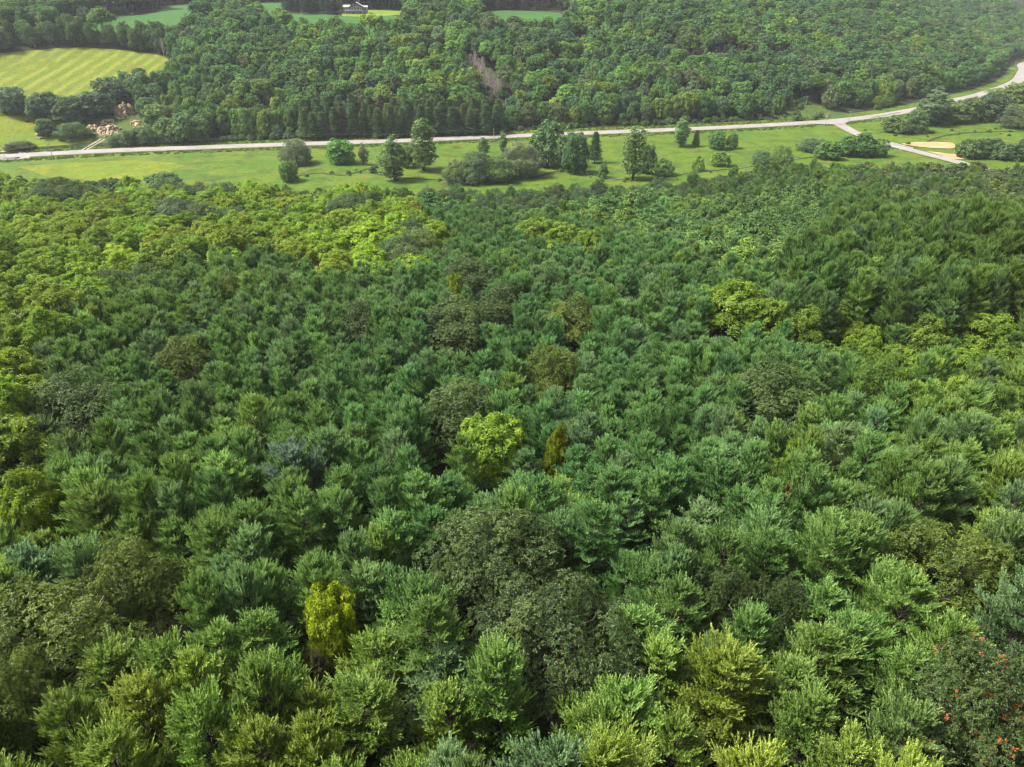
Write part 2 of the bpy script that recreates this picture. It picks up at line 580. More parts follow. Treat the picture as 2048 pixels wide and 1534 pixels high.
def pine_meshes(seed, H=14.0, R=2.7, CL=8.5, upturn=1.0, K=22):
    """white pine: whorls of upswept boughs that end in clumps of needle shoots"""
    rng = np.random.default_rng(seed)
    wood, so, sa, sl, sv = MB(), [], [], [], []
    lean = rng.normal(0, .02, 2)
    zz = np.linspace(0, H, 7)
    ax = np.stack([lean[0] * zz + .1 * np.sin(zz * .5 + seed), lean[1] * zz + .1 * np.cos(zz * .4), zz], 1)
    wood.tube(ax, np.linspace(.17, .02, 7), 7)
    az0, asym = rng.random() * 6.28, rng.uniform(.05, .28)
    t, az = 0.25, rng.random() * 6.28

    def shoot(p, d, l, v):
        so.append(p)
        sa.append(d)
        sl.append(l)
        sv.append(v)
    top = np.array([np.interp(H, zz, ax[:, i]) for i in range(3)])
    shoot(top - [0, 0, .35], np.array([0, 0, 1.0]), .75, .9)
    for k in range(7):
        f = rng.normal(0, .6, 2)
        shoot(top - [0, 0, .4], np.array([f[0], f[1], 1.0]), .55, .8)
    while t < CL:
        rw = R * (1 - math.exp(-t / 2.0)) * (1 if t < CL - 2 else 1 - .22 * (t - CL + 2))
        nb = rng.integers(4, 7)
        for b in range(nb):
            az = az + 2 * math.pi / nb + rng.normal(0, .22)
            ln = rw * rng.uniform(.72, 1.28) * (1 + asym * math.cos(az - az0))
            if rng.random() < .06:
                continue
            ln = max(ln, .3)
            el = math.radians(62 - 50 * min(t / 5.5, 1) + rng.normal(0, 7))
            z0 = H - t + rng.normal(0, .1)
            p0 = np.array([np.interp(z0, zz, ax[:, i]) for i in range(3)])
            dh = np.array([math.cos(az), math.sin(az), 0])
            lat = np.array([-dh[1], dh[0], 0])
            hl = ln * (0.55 + .45 * math.cos(el))
            bend = rng.normal(0, .12)

            def P(s):
                return p0 + dh * hl * s + lat * bend * ln * s * s + np.array([0, 0, ln * (math.sin(el) * s * .75 + upturn * .30 * s * s - .10 * s)])
            ss = np.linspace(0, 1, 5)
            wood.tube([P(s) for s in ss], np.linspace(.035 + .008 * ln, .008, 5), 3)
            vb = np.clip(rng.normal(.5, .16), 0, 1)
            nn = int(2 + ln * 2.7)
            for i in range(nn):
                s = .22 + .78 * (i + rng.random() * .8) / nn
                s = min(s, 1)
                p = P(s)
                tg = nrm(P(min(s + .05, 1.05)) - P(s - .05))
                tw = (.30 + .36 * ln * (1.02 - s)) * rng.uniform(.7, 1.2)
                for sg in (-1, 1):
                    td = nrm(tg * rng.uniform(.5, .9) + lat * sg * rng.uniform(.55, 1.0) + np.array([0, 0, rng.uniform(.05, .45)]))
                    ns = 1 + int(tw * 2.6 + rng.random())
                    for j in range(ns):
                        q = p + td * tw * (j + .5) / ns
                        dd = nrm(td * .6 + tg * .35 + np.array([0, 0, rng.uniform(.35, 1.25) * upturn]) + rng.normal(0, .22, 3))
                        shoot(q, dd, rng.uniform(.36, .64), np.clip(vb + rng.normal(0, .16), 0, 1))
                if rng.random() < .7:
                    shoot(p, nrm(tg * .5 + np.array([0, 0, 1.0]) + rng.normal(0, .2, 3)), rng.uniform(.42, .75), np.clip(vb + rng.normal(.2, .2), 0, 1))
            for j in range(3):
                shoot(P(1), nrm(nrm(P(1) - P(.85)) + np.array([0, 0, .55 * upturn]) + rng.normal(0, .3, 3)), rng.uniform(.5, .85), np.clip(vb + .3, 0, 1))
        t += rng.uniform(.42, .62) * (.75 + .06 * t)
    cr = MB()
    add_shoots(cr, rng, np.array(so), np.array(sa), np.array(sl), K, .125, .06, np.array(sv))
    return wood, cr


def limbs(mb, rng, H, base, R, n, r0, sides=6, top=None, mat=0):
    """tapered trunk with limbs reaching into the crown"""
    zz = np.linspace(0, H, 7)
    wob = np.cumsum(rng.normal(0, .02 * H / 6, (7, 2)), 0)
    tr = np.stack([wob[:, 0], wob[:, 1], zz], 1)
    tr[0, :2] = 0
    mb.tube(tr, r0 * np.linspace(1, .18, 7) * np.array([1.35] + [1] * 6), sides, mat)
    base = max(base, .12 * H)
    for i in range(n):
        z = base + (H - base) * (.05 + .8 * i / n)
        p = np.array([np.interp(z, zz, tr[:, k]) for k in range(3)])
        az = i * 2.4 + rng.normal(0, .3)
        el = rng.uniform(.35, 1.0)
        l = R * rng.uniform(.6, .9) * (1 - .35 * i / n)
        d = np.array([math.cos(az), math.sin(az), el])
        ss = np.linspace(0, 1, 5)[:, None]
        mb.tube(p + d * l * ss + np.array([0, 0, .2 * l]) * ss ** 2 + rng.normal(0, .05 * l, (5, 3)) * ss, r0 * np.linspace(.45, .06, 5), max(4, sides - 2), mat)


def broad_meshes(seed, H, R, HC, nl, lr, nros, q, L, Wd, beta=(55, 105), flat=1.0, r0=.25, irregular=.15, inner=.12, lowcut=-.35, shape='dome', up=0.35, droop=0.0, sides=6, nlimb=8):
    """broadleaf tree: lobes of foliage over a dome (or a column), each lobe a skin of leafy twig ends with gaps between the lobes"""
    rng = np.random.default_rng(seed)
    wood = MB()
    base = H - HC
    limbs(wood, rng, H * .88, base, R, nlimb, r0, sides)
    cz = base + HC * (.45 if shape == 'dome' else .5)
    cs, rs = [], []
    tries = 0
    ph0 = rng.random(4) * 6.28
    while len(cs) < nl and tries < nl * 60:
        tries += 1
        d = nrm(rng.normal(0, 1, 3))
        if d[2] < lowcut:
            continue
        a = math.atan2(d[1], d[0])
        k = 1 + irregular * (math.sin(2 * a + ph0[0]) + .7 * math.sin(3 * a + ph0[1]) + .6 * math.sin(4 * d[2] + ph0[2]))
        r_l = lr * rng.uniform(.7, 1.3)
        f = rng.uniform(.72, 1.0) if rng.random() > .15 else rng.uniform(.3, .7)
        rx = max(R * k - r_l * .7, .2) * f
        hz = (HC * (.55 if d[2] > 0 else .45) - r_l * .6) * f * (1 + irregular * .5 * math.sin(2 * a + ph0[3]))
        if shape == 'column':
            hz = HC * .5 * f
            rx *= (1 - .35 * max(d[2], 0))
        c = np.array([d[0] * rx, d[1] * rx, cz + d[2] * hz * flat])
        if any(np.linalg.norm(c - c2) < .62 * (r_l + r2) * .8 for c2, r2 in zip(cs, rs)):
            continue
        cs.append(c)
        rs.append(r_l)
    cr = MB()
    C, Nn, VB = [], [], []
    ctr = np.array([0, 0, cz - HC * .15])
    for c, r_l in zip(cs, rs):
        m = max(3, int(nros * (r_l / lr) ** 2))
        out = nrm(c - ctr)
        d = nrm(rng.normal(0, 1, (m, 3)) + out * .9 + np.array([0, 0, up]))
        rr = r_l * np.where(rng.random(m) < inner, rng.uniform(.2, .8, m), rng.uniform(.82, 1.08, m))
        bump = 1 + .16 * np.sin(d[:, 0] * 7 + c[0] * 3) * np.sin(d[:, 1] * 7 + c[1] * 2) + .12 * np.sin(d[:, 2] * 9 + c[2])
        C.append(c + d * (rr * bump)[:, None] * np.array([1, 1, .85]))
        Nn.append(nrm(d + np.array([0, 0, .35 - droop]) + rng.normal(0, .2, (m, 3))))
        VB.append(np.clip(rng.normal(.5, .13) + rng.normal(0, .16, m), 0, 1))
    rosettes(cr, rng, np.concatenate(C), np.concatenate(Nn), q, L, Wd, beta, .14, vbase=np.concatenate(VB))
    return wood, cr


def layered_meshes(seed, H=17.0, R=3.6, base=2.0, K=10, step=.85, droop=.12, nl=.34):
    """roadside conifer with tiers of flat drooping boughs"""
    rng = np.random.default_rng(seed)
    wood = MB()
    zz = np.linspace(0, H, 6)
    wood.tube(np.stack([zz * 0, zz * 0, zz], 1), np.linspace(.22, .03, 6), 6)
    so, sa, sl, sv = [], [], [], []
    z = H - .3
    az = 0
    while z > base:
        f = (H - z) / (H - base)
        r = R * (f ** .75) * (1 if f < .8 else 1 - .5 * (f - .8)) + .25
        nb = rng.integers(5, 8)
        for b in range(nb):
            az += 6.283 / nb + rng.normal(0, .2)
            ln = r * rng.uniform(.7, 1.2)
            dh = np.array([math.cos(az), math.sin(az), 0])
            lat = np.array([-dh[1], dh[0], 0])
            vb = np.clip(rng.normal(.45, .2), 0, 1)
            n = int(3 + ln * 3)
            wood.tube([np.array([0, 0, z]), np.array([0, 0, z]) + dh * ln + [0, 0, -droop * ln]], [.04, .01], 3)
            for i in range(n):
                s = .2 + .8 * (i + rng.random()) / n
                p = np.array([0, 0, z]) + dh * ln * s + np.array([0, 0, -droop * ln * s + .12 * ln * s * s + .1 * rng.normal()])
                w = (.35 + .33 * ln * (1.05 - s))
                for sg in (-1, -.4, .4, 1):
                    so.append(p + lat * sg * w * rng.random())
                    sa.append(nrm(dh * .8 + lat * sg * .7 + np.array([0, 0, rng.uniform(-.1, .35)])))
                    sl.append(rng.uniform(.35, .6))
                    sv.append(np.clip(vb + rng.normal(0, .15), 0, 1))
        z -= step * rng.uniform(.8, 1.2) * (.55 + .45 * f)
    cr = MB()
    add_shoots(cr, rng, np.array(so), np.array(sa), np.array(sl), K, nl, .07, np.array(sv))
    return wood, cr


def dead_mesh(seed, H=13.0):
    """bare upright dead tree: trunk, ascending branches and twigs"""
    rng = np.random.default_rng(seed)
    tr, br = MB(), MB()
    zz = np.linspace(0, H, 6)
    w = np.cumsum(rng.normal(0, .12, (6, 2)), 0)
    ax = np.stack([w[:, 0], w[:, 1], zz], 1)
    tr.tube(ax, np.linspace(.2, .03, 6), 6)
    for i in range(26):
        z = H * (.2 + .75 * i / 26)
        p = np.array([np.interp(z, zz, ax[:, k]) for k in range(3)])
        az = i * 2.4 + rng.normal(0, .3)
        l = (H - z) * rng.uniform(.4, .65) + .9
        d = nrm(np.array([math.cos(az) * .45, math.sin(az) * .45, 1.0]))
        br.tube([p, p + d * l * .5 + rng.normal(0, .08, 3), p + d * l + rng.normal(0, .15, 3)], [.07, .045, .02], 3)
        for j in range(7):
            s = rng.uniform(.2, 1)
            q = p + d * l * s
            e = nrm(d + rng.normal(0, .45, 3))
            br.tube([q, q + e * rng.uniform(.6, 1.6)], [.035, .015], 3)
    return tr, br


# ------------------------------------------------------------------ tree kinds: shared meshes
KINDS = {}


def kind(name, builders, leafmat, barkmat='bark', h=14.0, r=2.8):
    out = []
    for i, (w, c) in enumerate(builders):
        wm = w.mesh(name + '_wood', M[barkmat], True)
        cm = c.mesh(name + '_leaves', M[leafmat])
        out.append((wm, cm, w, c))
    KINDS[name] = dict(var=out, h=h, r=r, bark=barkmat, leaf=leafmat)


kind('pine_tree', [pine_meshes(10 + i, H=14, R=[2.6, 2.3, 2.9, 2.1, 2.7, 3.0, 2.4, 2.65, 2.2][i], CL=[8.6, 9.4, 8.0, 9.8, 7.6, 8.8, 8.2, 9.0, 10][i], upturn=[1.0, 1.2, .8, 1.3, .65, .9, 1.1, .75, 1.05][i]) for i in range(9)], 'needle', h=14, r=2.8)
kind('oak_tree', [broad_meshes(40 + i, 13.5, 4.3, 8.5, 52, 1.2, 118, 7, .17, .085, beta=(50, 110), r0=.26, irregular=.14) for i in range(4)], 'leaf', h=13.5, r=4.3)
kind('hickory_tree', [broad_meshes(60 + i, 15.5, 5.0, 10.0, 84, 1.05, 27, 8, .46, .18, beta=(60, 112), r0=.28, irregular=.16, up=.6) for i in range(4)], 'leaf', h=15.5, r=5.0)
kind('maple_tree', [broad_meshes(80 + i, 16.0, 5.2, 11.5, 62, 1.35, 17, 6, .66, .38, beta=(50, 105), r0=.28, irregular=.18, up=.5) for i in range(6)], 'leaf', h=16, r=5.2)
kind('cottonwood_tree', [broad_meshes(100 + i, 18.0, 3.3, 17.0, 64, 1.3, 30, 6, .45, .26, r0=.3, irregular=.25, shape='column', lowcut=-.95) for i in range(4)], 'leaf', h=18, r=3.6)
kind('willow_tree', [broad_meshes(120 + i, 8.5, 4.6, 9.3, 50, 1.35, 40, 8, .55, .11, beta=(35, 95), r0=.2, irregular=.12, lowcut=-.7, droop=.1) for i in range(3)], 'leaf', h=8.5, r=4.7)
kind('shrub', [broad_meshes(130 + i, 3.2, 2.2, 3.5, 20, .8, 22, 6, .42, .2, r0=.06, irregular=.2, lowcut=-.6, sides=4, nlimb=5) for i in range(4)], 'leaf', h=3.2, r=2.3)
kind('round_tree', [broad_meshes(160 + i, 10.0, 5.0, 10.8, 52, 1.5, 28, 6, .6, .34, beta=(50, 105), r0=.24, irregular=.16, lowcut=-.85, up=.3) for i in range(5)], 'leaf', h=10, r=5.0)
kind('spruce_tree', [layered_meshes(140 + i, H=17 + i) for i in range(3)], 'needle', h=18, r=3.6)



def tuft_meshes(seed):
    rng = np.random.default_rng(seed)
    w, c = MB(), MB()
    w.tube([[0, 0, 0], [0, 0, .1]], [.02, .01], 3)
    n = 46
    b = np.column_stack([rng.normal(0, .42, (n, 2)), np.zeros(n)])
    ax = nrm(np.column_stack([rng.normal(0, .45, (n, 2)), np.ones(n)]))
    nn = nrm(rng.normal(0, 1, (n, 3)))
    add_leaves(c, b, ax, nn, rng.uniform(.5, 1.0, n), rng.uniform(.12, .22, n), rng.random(n))
    return w, c


kind('grass_tuft', [tuft_meshes(150 + i) for i in range(4)], 'leaf', h=.9, r=.8)

RNG = np.random.default_rng(2024)
TREES = []          # every tree: dict(kind, var, x, y, z, s, rot, tint, label fields)


def put(kind_, x, y, s=1.0, tint=(.06, .1, .03), var=None, sz=None, **kw):
    nv = len(KINDS[kind_]['var'])
    z = float(ht(x, y)) - .15
    d = dict(kind=kind_, var=int(RNG.integers(nv)) if var is None else var % nv, x=float(x), y=float(y), z=z, s=float(s), sz=float(sz or s), rot=float(RNG.random() * 6.28), tint=tuple(float(c) for c in tint))
    d.update(kw)
    K = KINDS[kind_]
    d['top'] = z + K['h'] * d['sz']
    d['u'], d['v'] = (float(q) for q in project(x, y, d['top'] - .25 * K['h'] * d['sz']))
    d['pr'] = K['r'] * s / px_size(x, y, d['top'])
    TREES.append(d)
    return d


# ------------------------------------------------------------------ the setting: ground, fields, roads, creek
def axis_steps(segs):
    out = []
    for a, b, st in segs:
        out += list(np.arange(a, b, st))
    out.append(segs[-1][1])
    return np.array(out)


gx = axis_steps([(-4200, -1000, 200), (-1000, -520, 24), (-520, -300, 6), (-300, 300, 2.5), (300, 560, 6), (560, 1000, 24), (1000, 4200, 200)])
gy = axis_steps([(-120, -20, 20), (-20, 300, 4), (300, 470, 2.5), (470, 800, 4), (800, 1300, 20), (1300, 6000, 200)])
GX, GY = np.meshgrid(gx, gy)
GZ = ht(GX, GY)
nx, ny = len(gx), len(gy)
idx = np.arange(nx * ny).reshape(ny, nx)
gm = MB()
gm.add(np.stack([GX.ravel(), GY.ravel(), GZ.ravel()], 1), np.stack([idx[:-1, :-1].ravel(), idx[:-1, 1:].ravel(), idx[1:, 1:].ravel(), idx[1:, :-1].ravel()], 1))
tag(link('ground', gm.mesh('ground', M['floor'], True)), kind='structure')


def draped(name, outline, mat, lift=.1, step=5.0, dens=4.0):
    """a sheet that follows the ground inside a closed outline of world points"""
    P = np.asarray(outline, float)
    pts = []
    for i in range(len(P)):
        a, b = P[i], P[(i + 1) % len(P)]
        n = max(1, int(np.linalg.norm(b - a) / dens))
        for k in range(n):
            pts.append(a + (b - a) * k / n)
    nb = len(pts)
    edges = [(i, (i + 1) % nb) for i in range(nb)]
    lo, hi = P.min(0), P.max(0)
    X, Y = np.meshgrid(np.arange(lo[0] + step / 2, hi[0], step), np.arange(lo[1] + step / 2, hi[1], step))
    X, Y = X.ravel(), Y.ravel()
    ok = in_poly(X, Y, [tuple(p) for p in P])
    bp = np.array(pts)
    q = np.stack([X[ok], Y[ok]], 1)
    if len(q):
        dmin = np.array([np.min((bp[:, 0] - a) ** 2 + (bp[:, 1] - b) ** 2) for a, b in q])
        q = q[dmin > (step * .35) ** 2]
    allp = [Vector((float(a), float(b))) for a, b in pts] + [Vector((float(a), float(b))) for a, b in q]
    vs, es, fs, _, _, _ = delaunay_2d_cdt(allp, edges, [], 1, 1e-4)
    V = np.array([[v.x, v.y] for v in vs])
    mb = MB()
    F = np.array([f[:3] for f in fs if len(f) >= 3])
    mb.add(np.column_stack([V, ht(V[:, 0], V[:, 1]) + lift]), F)
    o = link(name, mb.mesh(name, mat, True))
    return tag(o, kind='structure')


def px_poly(pts, lift=0.0, smooth=3):
    P = [at(u, v, lift) for u, v in pts]
    P = np.array(P)
    C = np.vstack([P, P[:1]])
    return catmull(C, smooth)[:-1]


def strip(name, line, width, mat, lift=.1, n=1, taper=None):
    line = np.asarray(line, float)
    t = np.gradient(line, axis=0)
    t /= np.linalg.norm(t, axis=1)[:, None]
    nr = np.stack([-t[:, 1], t[:, 0]], 1)
    w = np.broadcast_to(np.asarray(width, float), (len(line),))
    cols = np.linspace(-.5, .5, n + 1)
    V = line[:, None] + nr[:, None] * (cols[None, :, None] * w[:, None, None])
    Z = ht(V[..., 0], V[..., 1]) + lift
    m = len(line)
    ix = np.arange(m * (n + 1)).reshape(m, n + 1)
    mb = MB()
    mb.add(np.column_stack([V.reshape(-1, 2), Z.ravel()]), np.stack([ix[:-1, :-1].ravel(), ix[:-1, 1:].ravel(), ix[1:, 1:].ravel(), ix[1:, :-1].ravel()], 1))
    return tag(link(name, mb.mesh(name, mat, True)), kind='structure')


# valley meadow: everything between the near wood's foot and the far side of the road
xs = np.arange(-420, 600, 12.0)
mead = [(x, float(np.interp(x, _rx, _ry)) + 13 / float(np.interp(x, _rx, _rc))) for x in xs]
low = [(x, 235 + 14 * math.sin(x * .03) + (40 if x > 130 else 0)) for x in xs[::-1]]
draped('meadow', mead + low, M['meadow'], .08, 5.0, 4.0)
draped('meadow_hay_strip', px_poly([(30, 334), (90, 330), (130, 326), (190, 325), (240, 321), (300, 323), (345, 326), (372, 333), (340, 340), (352, 349), (300, 353), (285, 362), (230, 358), (200, 365), (150, 357), (90, 353), (70, 344)]), M['dry_meadow'], .16)
draped('hay_field', px_poly([(-120, 112), (-20, 108), (100, 98), (180, 96), (260, 103), (332, 115), (338, 140), (332, 172), (270, 176), (200, 190), (120, 196), (60, 205), (-20, 205), (-120, 215)]), M['hay'], .16)
draped('hill_pasture', px_poly([(-110, 232), (0, 228), (60, 235), (120, 245), (160, 262), (190, 280), (150, 289), (60, 296), (-10, 304), (-110, 308)], smooth=2), M['dry_meadow'], .18)
FIELDS = [[(128, 66), (150, 47), (220, 36), (312, 26), (330, 14), (420, 7), (425, 14), (400, 40), (370, 76), (335, 86), (262, 82), (205, 66), (150, 62)],
          [(490, 7), (560, 6), (572, 8), (570, 25), (650, 29), (690, 33), (740, 36), (802, 31), (806, 70), (700, 80), (600, 78), (560, 62), (520, 40), (495, 20)],
          [(960, 26), (1000, 22), (1120, 26), (1130, 60), (1060, 74), (980, 66)]]
for q in FIELDS:
    draped('crop_field', px_poly(q, smooth=2), M['crop'], .2)
draped('lawn', px_poly([(684, 33), (690, 24), (740, 21), (800, 23), (800, 30), (740, 35)], smooth=2), M['lawn'], .32, 4, 3)
SIDE_PX = [(1668, 243), (1690, 256), (1718, 270), (1750, 281), (1785, 292), (1840, 306), (1895, 320), (1950, 335), (2010, 352)]
SIDE = catmull([at(u, v) for u, v in SIDE_PX], 6)
draped('dirt_clearing', px_poly([(1800, 289), (1830, 285), (1880, 285), (1905, 287), (1908, 297), (1870, 297), (1835, 294)], smooth=3), M['dirt'], .30, 3, 2)
draped('dirt_clearing', px_poly([(1850, 303), (1880, 306), (1912, 309), (1990, 306), (2000, 312), (1960, 318), (1905, 319), (1880, 311)], smooth=3), M['dirt'], .30, 3, 2)
strip('road_shoulder', ROADC, 13.4, M['verge'], .22, 4)
strip('gravel_edge', ROADC, 9.9, M['gravel'], .32, 4)
strip('road', ROADC, 8.7, M['asphalt'], .40, 4)
strip('gravel_edge', SIDE, 7.4, M['gravel'], .36, 4)
strip('side_road', SIDE, 6.6, M['asphalt'], .43, 4)
jc = px_poly([(1610, 248.5), (1650, 245), (1690, 242), (1704, 241), (1693, 247), (1684, 252), (1672, 250), (1655, 250)], smooth=3)
draped('road_junction', jc, M['asphalt'], .46, 3, 2)
for off in (-1.1, 1.1):
    tr = catmull([at(u, v) for u, v in [(166, 304), (174, 298), (186, 291), (197, 285), (206, 279)]], 5)
    tr = tr + np.array([off, 0])
    strip('track', tr, 1.1, M['gravel'], .38)
strip('track', catmull([at(u, v) for u, v in [(-60, 311), (0, 304.5), (22, 303), (44, 307), (60, 311)]], 5), 2.6, M['gravel'], .36)
CREEK_PX = [(578, 356), (600, 352), (640, 346), (690, 351), (725, 342), (742, 338), (762, 349), (800, 355), (880, 360), (930, 366), (1000, 361),
            (1060, 355), (1110, 345), (1150, 342), (1190, 350), (1250, 361), (1320, 356), (1400, 343), (1480, 336), (1600, 318), (1700, 306), (1790, 297), (1840, 290), (1900, 270), (2060, 262)]
CREEK = catmull([at(u, v) for u, v in CREEK_PX], 8)
wob = np.stack([vnoise(np.arange(len(CREEK)) * 1.0, np.zeros(len(CREEK)), 5, 21), vnoise(np.arange(len(CREEK)) * 1.0, np.zeros(len(CREEK)), 6, 22)], 1)
CREEK = CREEK + wob * 1.2
strip('creek_bank', CREEK, 1.9 + 1.0 * vnoise(np.arange(len(CREEK)), np.zeros(len(CREEK)), 7, 5), M['bank'], .2, 2)
strip('creek', CREEK, .75 + .4 * vnoise(np.arange(len(CREEK)), np.zeros(len(CREEK)), 6, 6), M['water'], .26, 2)

# ------------------------------------------------------------------ the near wood
def tri(c, amt=.12, hue=.10):
    """a tree's own shade of a colour"""
    g = math.exp(RNG.normal(0, amt))
    h = RNG.normal(0, hue)
    return (c[0] * g * math.exp(h), c[1] * g, c[2] * g * math.exp(-h))


PINE = np.array([.086, .190, .051])
PINE_BLUE = np.array([.112, .188, .070])
PINE_YEL = np.array([.126, .200, .028])
OAK = np.array([.048, .080, .019])
OAKY = np.array([.078, .116, .015])
HICK = np.array([.132, .212, .009])
GOLD = np.array([.20, .27, .010])
LIME = np.array([.112, .188, .012])
MAPLE = np.array([.066, .140, .028])


def tree_px(kind_, u, v, wpx, tint, sq=1.0, **kw):
    """tree whose crown is centred at a pixel of the photograph and wpx wide there"""
    K = KINDS[kind_]
    s = 1.0
    for _ in range(4):
        x, y = at(u, v, K['h'] * s * sq * .70)
        s = wpx * px_size(x, y, float(ht(x, y)) + K['h'] * s * .7) / (2 * K['r'])
    return put(kind_, x, y, s, tint, sz=s * sq, **kw)


def near_tree(kind_, u, v, wpx, tint, label=None, cat=None, hgt=13.5, **kw):
    """the same for the closed wood: the crown's width from the photograph, its height like its neighbours'"""
    K = KINDS[kind_]
    x, y = at(u, v, hgt * .75)
    s = wpx * px_size(x, y, float(ht(x, y)) + hgt * .75) / (2 * K['r'])
    return put(kind_, x, y, s, tint, sz=(hgt + (1.2 if kind_ != 'pine_tree' else 0)) / K['h'], label=label, mark=label, near=True, **kw)


